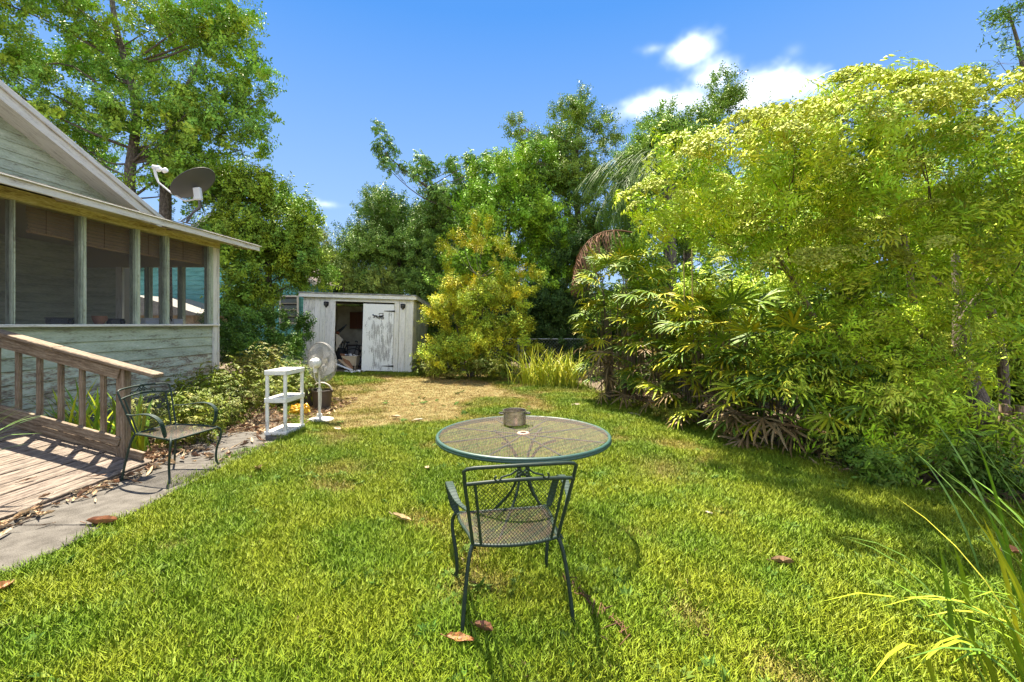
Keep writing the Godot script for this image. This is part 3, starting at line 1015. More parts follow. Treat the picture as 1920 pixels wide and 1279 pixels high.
func curve(ctrl: Array, n: int) -> Array:
	# Catmull-Rom through the points
	var out := []
	var m := ctrl.size()
	for i in m - 1:
		var p0: Vector3 = ctrl[maxi(i - 1, 0)]
		var p1: Vector3 = ctrl[i]
		var p2: Vector3 = ctrl[i + 1]
		var p3: Vector3 = ctrl[mini(i + 2, m - 1)]
		for k in n:
			out.append(p1.cubic_interpolate(p2, p0, p3, float(k) / n))
	out.append(ctrl[m - 1])
	return out

func iron() -> StandardMaterial3D:
	if mats.has("green_iron"):
		return mats["green_iron"]
	var t := ntex(256, 256, [[0.02, 4, 0.6, 301], [0.12, 3, 0.4, 302]], [[0.0, Color(0.045, 0.03, 0.018)], [0.2, Color(0.012, 0.02, 0.014)], [0.5, Color(0.012, 0.027, 0.019)], [0.85, Color(0.02, 0.042, 0.031)], [1.0, Color(0.06, 0.08, 0.062)]])
	var m := textured("green_iron", t, Vector3(3, 3, 3), 0.5)
	m.metallic_specular = 0.4
	return m

func rusty() -> StandardMaterial3D:
	if mats.has("rusty_mesh"):
		return mats["rusty_mesh"]
	var t := ntex(256, 256, [[0.015, 4, 0.5, 303], [0.1, 3, 0.5, 304]], [[0.0, Color(0.012, 0.022, 0.016)], [0.35, Color(0.026, 0.028, 0.019)], [0.5, Color(0.07, 0.042, 0.023)], [1.0, Color(0.14, 0.08, 0.043)]])
	var m := textured("rusty_mesh", t, Vector3(4, 4, 4), 0.6)
	return m

func make_table() -> void:
	var o := thing("patio_table", "round green metal mesh patio table standing on the lawn", "table", Vector3(0.08, 0, -3.24))
	var R := 0.605
	var H := 0.72
	var rim := MB.new()
	var ring := []
	for i in 97:
		var a := TAU * i / 96
		ring.append(Vector3(cos(a) * R, H - 0.012, sin(a) * R))
	var prof := ring.duplicate()
	rim.tube(prof, 0.0135, 8, false)
	var lip := []
	for i in 97:
		var a := TAU * i / 96
		lip.append(Vector3(cos(a) * (R + 0.004), H - 0.024, sin(a) * (R + 0.004)))
	rim.tube(lip, 0.011, 8, false)
	var rim_m := textured("green_rim", ntex(256, 256, [[0.02, 4, 0.6, 311], [0.12, 3, 0.4, 312]], [[0.0, Color(0.06, 0.04, 0.03)], [0.15, Color(0.016, 0.045, 0.036)], [0.5, Color(0.024, 0.07, 0.057)], [1.0, Color(0.045, 0.105, 0.086)]]), Vector3(3, 3, 3), 0.45)
	part("rim", rim, rim_m, o)
	var top := MB.new()
	diamonds(top, -R, R, -R, R, 0.032, 0.019, func(u, v): return Vector3(u, H, v), func(u, v):
		var q: float = u * u + v * v
		return q < (R - 0.004) * (R - 0.004) and q > 0.036 * 0.036, 0.0013)
	part("mesh_top", top, rusty(), o)
	var hub := MB.new()
	hub.lathe(Transform3D(), [Vector2(0.022, H + 0.003), Vector2(0.026, H - 0.02), Vector2(0.045, H - 0.012), Vector2(0.047, H - 0.002), Vector2(0.04, H + 0.004), Vector2(0.022, H + 0.003)], 28)
	part("umbrella_ring", hub, flat("faded_pink", Color(0.36, 0.22, 0.17), 0.6), o)
	for i in 8:
		var a := TAU * (i + 0.5) / 8
		var dr := Vector3(cos(a), 0, sin(a))
		var rb := MB.new()
		rb.beam(dr * 0.045 + Vector3(0, H - 0.012, 0), dr * (R - 0.008) + Vector3(0, H - 0.012, 0), 0.014, 0.008, 0.002)
		part("rib", rb, iron(), o)
	for i in 4:
		var a := TAU * (i + 0.38) / 4
		var dr := Vector3(cos(a), 0, sin(a))
		var lg := MB.new()
		lg.tube(curve([dr * 0.26 + Vector3(0, H - 0.018, 0), dr * 0.15 + Vector3(0, H - 0.07, 0), dr * 0.055 + Vector3(0, 0.52, 0), dr * 0.05 + Vector3(0, 0.4, 0), dr * 0.12 + Vector3(0, 0.26, 0), dr * 0.27 + Vector3(0, 0.1, 0), dr * 0.33 + Vector3(0, 0.035, 0), dr * 0.35 + Vector3(0, 0.008, 0)], 5), 0.0095, 8)
		part("leg", lg, iron(), o)
	var cr := MB.new()
	for y in [0.4, 0.52]:
		var rr := []
		for i in 25:
			rr.append(Vector3(cos(TAU * i / 24) * 0.055, y, sin(TAU * i / 24) * 0.055))
		cr.tube(rr, 0.007, 6, false)
	part("collar", cr, iron(), o)
	# steel pot
	var at := Vector3(0.02, H + 0.0035, -3.49)
	var p := thing("cooking_pot", "small dull steel cooking pot standing on the patio table", "pot", at)
	var steel := textured("steel", ntex(256, 256, [[0.01, 4, 0.6, 321], [0.1, 3, 0.4, 322]], [[0.0, Color(0.26, 0.23, 0.18)], [0.4, Color(0.46, 0.43, 0.37)], [1.0, Color(0.6, 0.57, 0.52)]]), Vector3(3, 8, 1), 0.26)
	steel.metallic = 0.9
	var pb := MB.new()
	pb.lathe(Transform3D(), [Vector2(0, 0), Vector2(0.08, 0.0), Vector2(0.0885, 0.008), Vector2(0.0885, 0.105), Vector2(0.093, 0.11), Vector2(0.093, 0.113), Vector2(0.0865, 0.112), Vector2(0.0865, 0.01), Vector2(0.0, 0.006)], 40)
	part("pot_body", pb, steel, p)
	var ph := MB.new()
	ph.tube(curve([Vector3(-0.087, 0.088, 0.03), Vector3(-0.115, 0.088, 0.02), Vector3(-0.115, 0.088, -0.02), Vector3(-0.087, 0.088, -0.03)], 4), 0.005, 6)
	part("handle", ph, flat("pot_handle", Color(0.03, 0.03, 0.03), 0.5), p)
	var ph2 := MB.new()
	ph2.tube(curve([Vector3(0.087, 0.088, 0.03), Vector3(0.115, 0.088, 0.02), Vector3(0.115, 0.088, -0.02), Vector3(0.087, 0.088, -0.03)], 4), 0.005, 6)
	part("handle", ph2, mats["pot_handle"], p)

func make_chair() -> Node3D:
	var o := thing("patio_chair", "green wrought iron mesh armchair on the lawn facing the round table", "chair", Vector3.ZERO, 0.0, "green mesh patio chairs")
	var im := iron()
	var hw := func(t: float) -> float: return lerpf(0.215, 0.275, t)
	var bk := func(u: float, t: float) -> Vector3: return Vector3(u * float(hw.call(t)), lerpf(0.42, 0.835, t) + 0.015 * t * (1.0 - u * u), lerpf(0.195, 0.33, t) + 0.045 * (1.0 - u * u))
	# seat: trapezium with a bowed rear edge, dished a little
	var seat_half := func(s: float) -> float: return lerpf(0.262, 0.215, smoothstep(0.2, 1.0, s))
	var seat := func(u: float, s: float) -> Vector3:
		var z := lerpf(-0.25, 0.195 + 0.045 * (1.0 - u * u), s)
		return Vector3(u * float(seat_half.call(s)), 0.42 - 0.022 * (1.0 - u * u) * sin(s * PI) - 0.012 * (1.0 - s) * (1.0 - s) * 2.0, z)
	var loop := []
	for i in 11:
		loop.append(seat.call(-1.0 + 0.2 * i, 1.0))
	for i in 9:
		loop.append(seat.call(1.0, 1.0 - (i + 1) / 9.0))
	for i in 9:
		loop.append(seat.call(1.0 - 0.2 * (i + 1), 0.0) + Vector3(0, -0.004, 0))
	for i in 10:
		loop.append(seat.call(-1.0, i / 9.0))
	var sr := MB.new()
	sr.tube(loop, 0.009, 8, false)
	part("seat_frame", sr, im, o)
	var sm := MB.new()
	diamonds(sm, -0.262, 0.262, 0.0, 0.44, 0.021, 0.0125, func(u, v):
		var s: float = v / 0.44
		return seat.call(clampf(u / float(seat_half.call(s)), -1.0, 1.0), s), func(u, v): return absf(u) < float(seat_half.call(v / 0.44)) and v <= 0.44, 0.0011)
	part("seat_mesh", sm, rusty(), o)
	# back: hoop, second rail, inner stiles, mesh
	var hoop := []
	for i in 7:
		hoop.append(bk.call(-1.0, i / 7.0 * 0.93))
	for q in [[-0.985, 0.965], [-0.93, 0.99], [-0.8, 1.0]]:
		hoop.append(bk.call(q[0], q[1]))
	for i in 9:
		hoop.append(bk.call(-0.6 + 0.15 * i, 1.0))
	for q in [[0.8, 1.0], [0.93, 0.99], [0.985, 0.965]]:
		hoop.append(bk.call(q[0], q[1]))
	for i in 7:
		hoop.append(bk.call(1.0, (6 - i) / 7.0 * 0.93))
	var hp := MB.new()
	hp.tube(hoop, 0.009, 8)
	part("back_frame", hp, im, o)
	var r2 := []
	for i in 13:
		var u := -1.0 + i / 6.0
		r2.append(bk.call(u, 0.8 + 0.03 * (1.0 - u * u)))
	var rl := MB.new()
	rl.tube(r2, 0.009, 8)
	part("back_rail", rl, im, o)
	for s in [-1.0, 1.0]:
		var st := MB.new()
		var pts := []
		for i in 7:
			pts.append(bk.call(s * 0.82, i / 6.0 * 0.805))
		st.tube(pts, 0.0075, 6)
		part("back_stile", st, im, o)
	var bm := MB.new()
	diamonds(bm, -0.8, 0.8, 0.0, 0.82, 0.075, 0.05, func(u, v): return bk.call(u, v), func(u, v): return v <= 0.815, 0.0012)
	part("back_mesh", bm, im, o)
	# scrolls between the top rails
	for s in [-1.0, 1.0]:
		var pts := []
		for i in 15:
			var a := i / 14.0 * 4.4
			var rr := 0.02 * (1.0 - i / 20.0)
			pts.append(bk.call(s * 0.4, 0.87) + Vector3(s * (-cos(a) * rr + 0.012), sin(a) * rr * -1.0, 0.0))
		pts.reverse()
		pts.append(bk.call(s * 0.2, 0.9))
		pts.append(bk.call(s * 0.05, 0.975))
		var sc := MB.new()
		sc.tube(pts, 0.0045, 6)
		part("scroll", sc, im, o)
		var kn := MB.new()
		kn.tube(curve([bk.call(s * 0.11, 0.99), bk.call(s * 0.02, 0.93), bk.call(s * -0.07, 0.88), bk.call(s * -0.1, 0.9), bk.call(s * -0.06, 0.93)], 4), 0.0045, 6)
		part("scroll", kn, im, o)
	for s in [-1.0, 1.0]:
		var rear := MB.new()
		rear.tube(curve([Vector3(s * 0.214, 0.425, 0.19), Vector3(s * 0.236, 0.36, 0.215), Vector3(s * 0.258, 0.2, 0.245), Vector3(s * 0.276, 0.0, 0.275)], 5), 0.0105, 8)
		part("leg", rear, im, o)
		var front := MB.new()
		front.tube(curve([Vector3(s * 0.256, 0.405, -0.235), Vector3(s * 0.285, 0.37, -0.262), Vector3(s * 0.292, 0.3, -0.262), Vector3(s * 0.272, 0.17, -0.232), Vector3(s * 0.268, 0.06, -0.232), Vector3(s * 0.284, 0.0, -0.25)], 5), 0.0105, 8)
		part("leg", front, im, o)
		# flat arm strip curling down to the seat
		var path := curve([bk.call(s, 0.46), Vector3(s * 0.285, 0.615, 0.15), Vector3(s * 0.312, 0.635, 0.0), Vector3(s * 0.318, 0.625, -0.11), Vector3(s * 0.312, 0.57, -0.185), Vector3(s * 0.292, 0.48, -0.2), Vector3(s * 0.268, 0.418, -0.19)], 5)
		var ar := MB.new()
		for i in path.size() - 1:
			var a: Vector3 = path[i]
			var e: Vector3 = path[i + 1]
			var f := float(i) / path.size()
			var w := lerpf(0.02, 0.042, smoothstep(0.0, 0.35, f)) * lerpf(1.0, 0.55, smoothstep(0.8, 1.0, f))
			ar.beam(a, e + (e - a) * 0.04, w, 0.009, 0.002, (e - a).cross(Vector3.RIGHT))
		part("armrest", ar, im, o)
	return o

func make_furniture() -> void:
	make_table()
	var c := make_chair()
	c.position = Vector3(-0.015, 0, -2.45)
	c.rotation.y = 0.18
	var d := c.duplicate()
	d.name = numbered("patio_chair")
	add_child(d)
	d.position = Vector3(-3.33, 0.035, -4.46)
	d.rotation.y = -PI / 2 - 0.16
	d.set_meta("label", "green wrought iron mesh armchair on the path beside the ramp post")

# ---------------------------------------------------------------- shelf, fan, bucket, bag
func make_yard_things() -> void:
	var r := rg(401)
	var pl := textured("shelf_white", ntex(256, 256, [[0.01, 4, 0.6, 411], [0.1, 3, 0.4, 412]], [[0.0, Color(0.3, 0.26, 0.2)], [0.3, Color(0.62, 0.6, 0.54)], [1.0, Color(0.8, 0.79, 0.75)]]), Vector3(1, 3, 1), 0.6)
	# corners on the ground: left front, nearest, right
	var A := G(494, 822)
	var B := G(538, 820)
	var C := G(572, 804)
	var ux := (A - B).normalized()
	var o := thing("plastic_shelf", "white three tier plastic shelf standing at the path end", "shelf", (A + C) * 0.5)
	o.basis = Basis.looking_at((C - B).normalized(), Vector3.UP)
	var w := A.distance_to(B)
	var dp := B.distance_to(C)
	for x in [-1, 1]:
		for z in [-1, 1]:
			var lg := MB.new()
			lg.cbox(Vector3(x * (w * 0.5 - 0.022), 0.44, z * (dp * 0.5 - 0.022)), Vector3(0.04, 0.82, 0.04), 0.008)
			part("leg", lg, pl, o)
	for y in [0.06, 0.5, 0.865]:
		var s := MB.new()
		var th := 0.03 if y > 0.8 else 0.02
		s.cbox(Vector3(0, y, 0), Vector3(w + 0.012, th, dp + 0.012), 0.006)
		for z in [-1, 1]:
			s.cbox(Vector3(0, y - 0.012, z * (dp * 0.5 + 0.001)), Vector3(w + 0.006, 0.06, 0.014), 0.004)
		for x in [-1, 1]:
			s.cbox(Vector3(x * (w * 0.5 + 0.001), y - 0.012, 0), Vector3(0.014, 0.06, dp + 0.004), 0.004)
		part("tier", s, pl, o)
	make_fan()
	var bk := thing("bucket", "dark brown plastic bucket with raised pale handle behind the fan", "bucket", Vector3(-3.33, 0, -7.95))
	var m := MB.new()
	m.lathe(Transform3D(), [Vector2(0, 0), Vector2(0.13, 0), Vector2(0.138, 0.01), Vector2(0.165, 0.31), Vector2(0.176, 0.315), Vector2(0.176, 0.34), Vector2(0.166, 0.342), Vector2(0.15, 0.2), Vector2(0.13, 0.015), Vector2(0, 0.012)], 32)
	part("pail", m, flat("bucket_brown", Color(0.05, 0.035, 0.028), 0.55), bk)
	var h := MB.new()
	h.tube(curve([Vector3(-0.17, 0.32, 0), Vector3(-0.15, 0.4, 0.02), Vector3(-0.08, 0.455, 0.035), Vector3(0.0, 0.47, 0.04), Vector3(0.08, 0.455, 0.035), Vector3(0.15, 0.4, 0.02), Vector3(0.17, 0.32, 0)], 4), 0.012, 8)
	part("handle", h, flat("handle_pale", Color(0.62, 0.56, 0.45), 0.6), bk)
	for s in [-1, 1]:
		var lug := MB.new()
		lug.cbox(Vector3(s * 0.174, 0.315, 0), Vector3(0.02, 0.04, 0.05), 0.005)
		part("lug", lug, mats["bucket_brown"], bk)
	var pot := thing("plant_pot", "dark plastic plant pot standing left of the bucket behind the shelf", "pot", Vector3(-3.68, 0, -8.2))
	var pm := MB.new()
	pm.lathe(Transform3D(), [Vector2(0, 0), Vector2(0.1, 0), Vector2(0.14, 0.3), Vector2(0.155, 0.3), Vector2(0.155, 0.335), Vector2(0.14, 0.335), Vector2(0.12, 0.25), Vector2(0, 0.25)], 28)
	part("pot_body", pm, flat("pot_black", Color(0.03, 0.026, 0.024), 0.6), pot)
	var soil := MB.new()
	soil.lathe(Transform3D(), [Vector2(0.13, 0.27), Vector2(0, 0.285)], 20)
	part("soil", soil, mats["soil"], pot)
	# crumpled yellow bag
	var bag := thing("yellow_bag", "crumpled bright yellow plastic bag lying behind the white shelf", "bag", G(561, 779))
	var bm := MB.new()
	var fn := FastNoiseLite.new()
	fn.frequency = 4.0; fn.seed = 9
	var fn2 := FastNoiseLite.new()
	fn2.frequency = 14.0; fn2.seed = 4
	var pt := func(a: float, b: float) -> Vector3:
		var d := Vector3(cos(a) * cos(b), sin(b), sin(a) * cos(b))
		var k := 1.0 + 0.5 * fn.get_noise_3dv(d) + 0.28 * absf(fn2.get_noise_3dv(d))
		return Vector3(d.x * 0.14 * k, maxf(0.08 + d.y * 0.1 * k, 0.004), d.z * 0.11 * k)
	for i in 28:
		for j in 14:
			var a0 := TAU * i / 28
			var a1 := TAU * (i + 1) / 28
			var b0 := -PI / 2 + PI * j / 14
			var b1 := -PI / 2 + PI * (j + 1) / 14
			var q := [pt.call(a1, b0), pt.call(a0, b0), pt.call(a0, b1), pt.call(a1, b1)]
			if j > 0:
				bm.tri(q[0], q[1], q[2])
			if j < 13:
				bm.tri(q[0], q[2], q[3])
	part("bag_body", bm, flat("bag_yellow", Color(0.55, 0.31, 0.01), 0.45), bag)
	var knot := MB.new()
	knot.tube(curve([Vector3(0.08, 0.13, 0.02), Vector3(0.115, 0.18, 0.02), Vector3(0.155, 0.16, 0.03), Vector3(0.175, 0.11, 0.03)], 4), [0.03, 0.028, 0.018, 0.014, 0.02, 0.03, 0.022, 0.018, 0.016, 0.02, 0.022, 0.016, 0.01], 7)
	part("bag_neck", knot, mats["bag_yellow"], bag)

func make_fan() -> void:
	var at := G(599, 789)
	var o := thing("pedestal_fan", "white pedestal fan with round wire grille turned from the lawn", "fan", at)
	var wh := textured("fan_white", ntex(256, 256, [[0.01, 4, 0.6, 421], [0.1, 3, 0.4, 422]], [[0.0, Color(0.25, 0.21, 0.16)], [0.35, Color(0.52, 0.5, 0.45)], [1.0, Color(0.72, 0.71, 0.67)]]), Vector3(2, 2, 2), 0.5)
	var wire := flat("fan_wire", Color(0.26, 0.25, 0.23), 0.5)
	var b := MB.new()
	b.lathe(Transform3D(), [Vector2(0, 0), Vector2(0.205, 0.0), Vector2(0.21, 0.012), Vector2(0.2, 0.026), Vector2(0.1, 0.045), Vector2(0.05, 0.06), Vector2(0.036, 0.11), Vector2(0.0, 0.112)], 36)
	part("base", b, wh, o)
	var p := MB.new()
	p.tube([Vector3(0, 0.09, 0), Vector3(0, 0.45, 0)], 0.021, 14)
	p.tube([Vector3(0, 0.45, 0), Vector3(0, 0.49, 0)], 0.03, 14)
	p.tube([Vector3(0, 0.49, 0), Vector3(0, 0.8, 0)], 0.016, 14)
	part("pole", p, wh, o)
	var c := Vector3(0.02, 0.905, -0.03)
	var ax := Vector3(0.42, 0.06, -0.9).normalized()   # blows away from the viewer
	var bs := Basis(Vector3.UP.cross(ax).normalized(), ax, Vector3.ZERO)
	bs.z = bs.x.cross(bs.y)
	var mo := MB.new()
	mo.lathe(Transform3D(bs, c - ax * 0.2), [Vector2(0, 0), Vector2(0.05, 0.004), Vector2(0.072, 0.03), Vector2(0.08, 0.09), Vector2(0.075, 0.13), Vector2(0.06, 0.14), Vector2(0, 0.142)], 24)
	mo.cbox(c - ax * 0.12 + Vector3(0, -0.1, 0), Vector3(0.05, 0.1, 0.06), 0.01)
	mo.tube([c - ax * 0.14 + Vector3(0, 0.06, 0), c - ax * 0.14 + Vector3(0, 0.105, 0)], [0.012, 0.01], 10)
	part("motor", mo, wh, o)
	var R := 0.305
	for side in [-1.0, 1.0]:
		var g := MB.new()
		var shape := func(q: float) -> float: return side * 0.055 * sqrt(maxf(0.0, 1.0 - q * q * 0.98)) + side * 0.006
		for i in 88:
			var a := TAU * i / 88
			var pts := []
			for k in 6:
				var q := lerpf(0.22, 1.0, k / 5.0)
				var tw: float = a + 0.35 * (1.0 - q) * side
				pts.append(c + bs * Vector3(cos(tw) * R * q, shape.call(q), sin(tw) * R * q))
			g.tube(pts, 0.0019, 4, false)
		for q in [0.22, 0.62, 1.0]:
			var ring := []
			for k in 49:
				ring.append(c + bs * Vector3(cos(TAU * k / 48) * R * q, shape.call(q), sin(TAU * k / 48) * R * q))
			g.tube(ring, 0.0024 if q < 1.0 else 0.005, 6, false)
		part("grille", g, wire, o)
	var cap := MB.new()
	cap.lathe(Transform3D(bs, c + ax * 0.055), [Vector2(0, 0), Vector2(0.062, 0.0), Vector2(0.055, 0.012), Vector2(0, 0.016)], 20)
	part("grille_cap", cap, wh, o)
	for i in 3:
		var bl := MB.new()
		var a0 := TAU * i / 3
		var prev := []
		for k in 8:
			var q := k / 7.0
			var rr := lerpf(0.05, 0.255, q)
			var w := lerpf(0.2, 0.55, sin(q * 2.2))
			var e0 := a0 - w
			var e1 := a0 + w * 0.9
			var cur := [c + bs * Vector3(cos(e0) * rr, -0.026, sin(e0) * rr), c + bs * Vector3(cos(e1) * rr, 0.026, sin(e1) * rr)]
			if k > 0:
				bl.quad(prev[0], prev[1], cur[1], cur[0])
			prev = cur
		part("blade", bl, flat("fan_blade", Color(0.5, 0.5, 0.48), 0.35), o)
	var cd := MB.new()
	cd.tube(curve([c - ax * 0.19 + Vector3(0.02, -0.02, 0), c - ax * 0.22 + Vector3(0.07, -0.1, 0.02), c - ax * 0.18 + Vector3(0.06, -0.24, 0.03), Vector3(0.03, 0.52, 0.03), Vector3(0.04, 0.3, 0.03), Vector3(0.025, 0.1, 0.05)], 5), 0.005, 6)
	part("cord", cd, wh, o)

# ---------------------------------------------------------------- leaning white shed and what stands in it
func make_shed() -> void:
	var r := rg(501)
	var W := 3.28
	var Dp := 2.6
	var H := 2.24
	var o := thing("garden_shed", "leaning white board shed with one door open and mildew stains", "shed", Vector3(-6.27, 0.0, -13.5))
	o.rotation.z = -0.03
	o.position.y = 0.1
	textured("shed_paint", ntex(512, 512, [[0.006, 4, 0.4, 511], [0.05, 4, 0.6, 512]], [[0.0, Color(0.3, 0.29, 0.27)], [0.2, Color(0.52, 0.5, 0.47)], [0.42, Color(0.7, 0.68, 0.64)], [1.0, Color(0.8, 0.78, 0.74)]], 1.3), Vector3(0.45, 5, 1), 0.75, false, mats["wood_n"], 0.4)
	textured("shed_worn", ntex(512, 512, [[0.008, 4, 0.5, 513], [0.06, 4, 0.5, 514]], [[0.0, Color(0.12, 0.11, 0.095)], [0.25, Color(0.3, 0.28, 0.25)], [0.4, Color(0.58, 0.55, 0.51)], [1.0, Color(0.77, 0.75, 0.71)]], 1.5), Vector3(0.5, 5, 1), 0.8, false, mats["wood_n"], 0.5)
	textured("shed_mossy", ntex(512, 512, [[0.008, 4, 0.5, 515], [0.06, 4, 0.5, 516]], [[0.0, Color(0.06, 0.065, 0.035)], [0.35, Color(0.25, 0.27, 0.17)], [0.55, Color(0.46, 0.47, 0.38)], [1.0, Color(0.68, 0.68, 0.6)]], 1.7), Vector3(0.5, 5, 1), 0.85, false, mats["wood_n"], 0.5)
	var up := Vector3.BACK
	# front boards: x from, x to, material, bottom, top
	var fr := Node3D.new()
	fr.name = "front_wall"
	o.add_child(fr, true)
	for b in [[0.0, 0.17, "shed_worn"], [0.175, 0.335, "shed_worn"], [0.34, 0.5, "shed_paint"], [0.505, 0.66, "shed_paint"], [0.665, 0.81, "shed_paint"], [2.87, 3.05, "shed_paint"], [3.055, 3.18, "shed_paint"]]:
		var x: float = (b[0] + b[1]) * 0.5
		board(fr, "board", b[2], Vector3(x, 0.0, r.randf_range(-0.003, 0.003)), Vector3(x, H - 0.04, 0), b[1] - b[0], 0.024, r, 0.004, up)
	for b in [[0.815, 0.965], [2.72, 2.865]]:
		var x: float = (b[0] + b[1]) * 0.5
		board(fr, "door_jamb", "shed_paint", Vector3(x, 0.0, 0.016), Vector3(x, H - 0.14, 0.016), b[1] - b[0], 0.03, r, 0.004, up)
	board(fr, "corner_board", "shed_paint", Vector3(3.23, -0.02, 0.018), Vector3(3.23, H - 0.04, 0.018), 0.1, 0.03, r, 0.004, up)
	board(fr, "door_head", "shed_paint", Vector3(0.815, H - 0.09, 0.02), Vector3(2.865, H - 0.09, 0.02), 0.03, 0.1, r, 0.004)
	board(fr, "fascia", "shed_paint", Vector3(-0.08, H + 0.03, 0.1), Vector3(W + 0.08, H + 0.03, 0.1), 0.03, 0.14, r, 0.005)
	# side walls
	for sx in [0.0, W]:
		var sw := Node3D.new()
		sw.name = "side_wall"
		o.add_child(sw, true)
		for i in 13:
			var z := -0.02 - (i + 0.5) * 0.198
			var tp := H - 0.03 - 0.06 * -z
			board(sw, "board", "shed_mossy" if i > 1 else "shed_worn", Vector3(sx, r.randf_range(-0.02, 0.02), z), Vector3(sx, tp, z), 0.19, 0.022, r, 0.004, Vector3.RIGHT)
	var bw := Node3D.new()
	bw.name = "back_wall"
	o.add_child(bw, true)
	for i in 16:
		var x := (i + 0.5) * W / 16
		board(bw, "board", "shed_worn", Vector3(x, 0.0, -Dp), Vector3(x, H - 0.2, -Dp), 0.2, 0.022, r, 0.004, up)
	var cream := textured("shed_lining", ntex(256, 256, [[0.01, 4, 1.0, 517]], [[0.0, Color(0.58, 0.52, 0.4)], [1.0, Color(0.76, 0.71, 0.58)]]), Vector3(1, 1, 1), 0.85, true)
	var ln := MB.new()
	ln.cbox(Vector3(W * 0.5, 1.02, -Dp + 0.04), Vector3(W - 0.06, 2.0, 0.012), 0.0)
	ln.cbox(Vector3(0.03, 1.02, -Dp * 0.5), Vector3(0.012, 2.0, Dp - 0.1), 0.0)
	ln.cbox(Vector3(W - 0.03, 1.02, -Dp * 0.5), Vector3(0.012, 2.0, Dp - 0.1), 0.0)
	part("lining", ln, cream, o)
	var rf := MB.new()
	rf.beam(Vector3(W * 0.5, H + 0.09, 0.14), Vector3(W * 0.5, H - 0.12, -Dp - 0.12), W + 0.2, 0.03, 0.0)
	part("roof", rf, textured("shed_felt", ntex(256, 256, [[0.02, 4, 1.0, 518]], [[0.0, Color(0.14, 0.14, 0.14)], [1.0, Color(0.4, 0.39, 0.38)]]), Vector3(1, 1, 1), 0.95, true), o)
	board(o, "roof_edge", "shed_worn", Vector3(W + 0.09, H + 0.02, 0.11), Vector3(W + 0.09, H - 0.19, -Dp - 0.1), 0.025, 0.1, r, 0.004)
	board(o, "roof_edge", "shed_worn", Vector3(-0.09, H + 0.02, 0.11), Vector3(-0.09, H - 0.19, -Dp - 0.1), 0.025, 0.1, r, 0.004)
	var fl := MB.new()
	fl.cbox(Vector3(W * 0.5, 0.02, -Dp * 0.5), Vector3(W - 0.05, 0.06, Dp - 0.05), 0.0)
	part("floor", fl, mats["deck_wood"], o)
	# the door: a stained white slab with strap hinges, latch and a cut-out horse and carriage
	var dr := Node3D.new()
	dr.name = "door"
	dr.position = Vector3(1.8, 0.07, 0.03)
	o.add_child(dr, true)
	var dw := 0.915
	var dh := 1.98
	var im := Image.create_empty(256, 512, false, Image.FORMAT_RGB8)
	var fn := FastNoiseLite.new()
	fn.seed = 8; fn.frequency = 0.02; fn.fractal_octaves = 4
	var fs := FastNoiseLite.new()
	fs.seed = 18; fs.frequency = 0.07; fs.fractal_octaves = 3
	for y in 512:
		for x in 256:
			var u := x / 256.0
			var q := y / 512.0
			var streak := fs.get_noise_2d(x * 1.6, y * 0.12)
			var k := fn.get_noise_2d(x, y * 0.45) * 1.2 + streak * 0.9
			var m1 := 1.0 - Vector2((u - 0.62) / 0.36, (q - 0.72) / 0.24).length()
			var m2 := 1.0 - Vector2((u - 0.42) / 0.27, (q - 0.38) / 0.16).length()
			var m3 := 1.0 - Vector2((u - 0.88) / 0.13, (q - 0.5) / 0.3).length()
			var grain := fs.get_noise_2d(x * 5.0 + 90.0, y * 1.1)
			var s := smoothstep(0.1, 0.28, maxf(m1, maxf(m2, m3)) * 0.8 + k * 0.75 + grain * 0.5 - 0.05)
			s *= clampf(0.62 + streak * 0.9 + grain * 0.7, 0.0, 1.0)
			var g := Color(0.8, 0.8, 0.78).lerp(Color(0.2, 0.19, 0.18), s * 0.85)
			g = g * (0.96 + 0.1 * fs.get_noise_2d(x * 3.0, y * 0.5))
			im.set_pixel(x, y, g.linear_to_srgb())
	var dm := flat("shed_door", Color(1, 1, 1), 0.75)
	dm.albedo_texture = ImageTexture.create_from_image(im)
	var pn := MB.new()
	pn.quad_uv(Vector3(0, 0, 0.02), Vector3(dw, 0, 0.02), Vector3(dw, dh, 0.02), Vector3(0, dh, 0.02), Vector2(0, 1), Vector2(1, 0))
	for e in [[Vector3(0, 0, -0.015), Vector3(0, 0, 0.02), Vector3(0, dh, 0.02), Vector3(0, dh, -0.015)], [Vector3(dw, 0, 0.02), Vector3(dw, 0, -0.015), Vector3(dw, dh, -0.015), Vector3(dw, dh, 0.02)], [Vector3(0, dh, 0.02), Vector3(dw, dh, 0.02), Vector3(dw, dh, -0.015), Vector3(0, dh, -0.015)], [Vector3(dw, 0, -0.015), Vector3(0, 0, -0.015), Vector3(0, dh, -0.015), Vector3(dw, dh, -0.015)]]:
		pn.quad_uv(e[0], e[1], e[2], e[3], Vector2(0.01, 0.1), Vector2(0.03, 0.02))
	part("door_panel", pn, dm, dr)
	var blk := flat("iron_black", Color(0.012, 0.012, 0.012), 0.55)
	for y in [dh - 0.2, 0.15]:
		var hg := MB.new()
		hg.prism(Transform3D(Basis(), Vector3(dw - 0.3, y, 0.026)), PackedVector2Array([Vector2(0, -0.006), Vector2(0.26, -0.02), Vector2(0.33, -0.03), Vector2(0.33, 0.03), Vector2(0.26, 0.02), Vector2(0, 0.006)]), 0.01)
		part("hinge", hg, blk, dr)
	var lt := MB.new()
	lt.cbox(Vector3(0.6, 0.95, 0.032), Vector3(0.02, 0.2, 0.02), 0.004)
	lt.cbox(Vector3(0.6, 1.04, 0.04), Vector3(0.035, 0.035, 0.03), 0.006)
	part("door_latch", lt, flat("latch_grey", Color(0.5, 0.5, 0.5), 0.5), dr)
	# horse and carriage silhouette
	var em := MB.new()
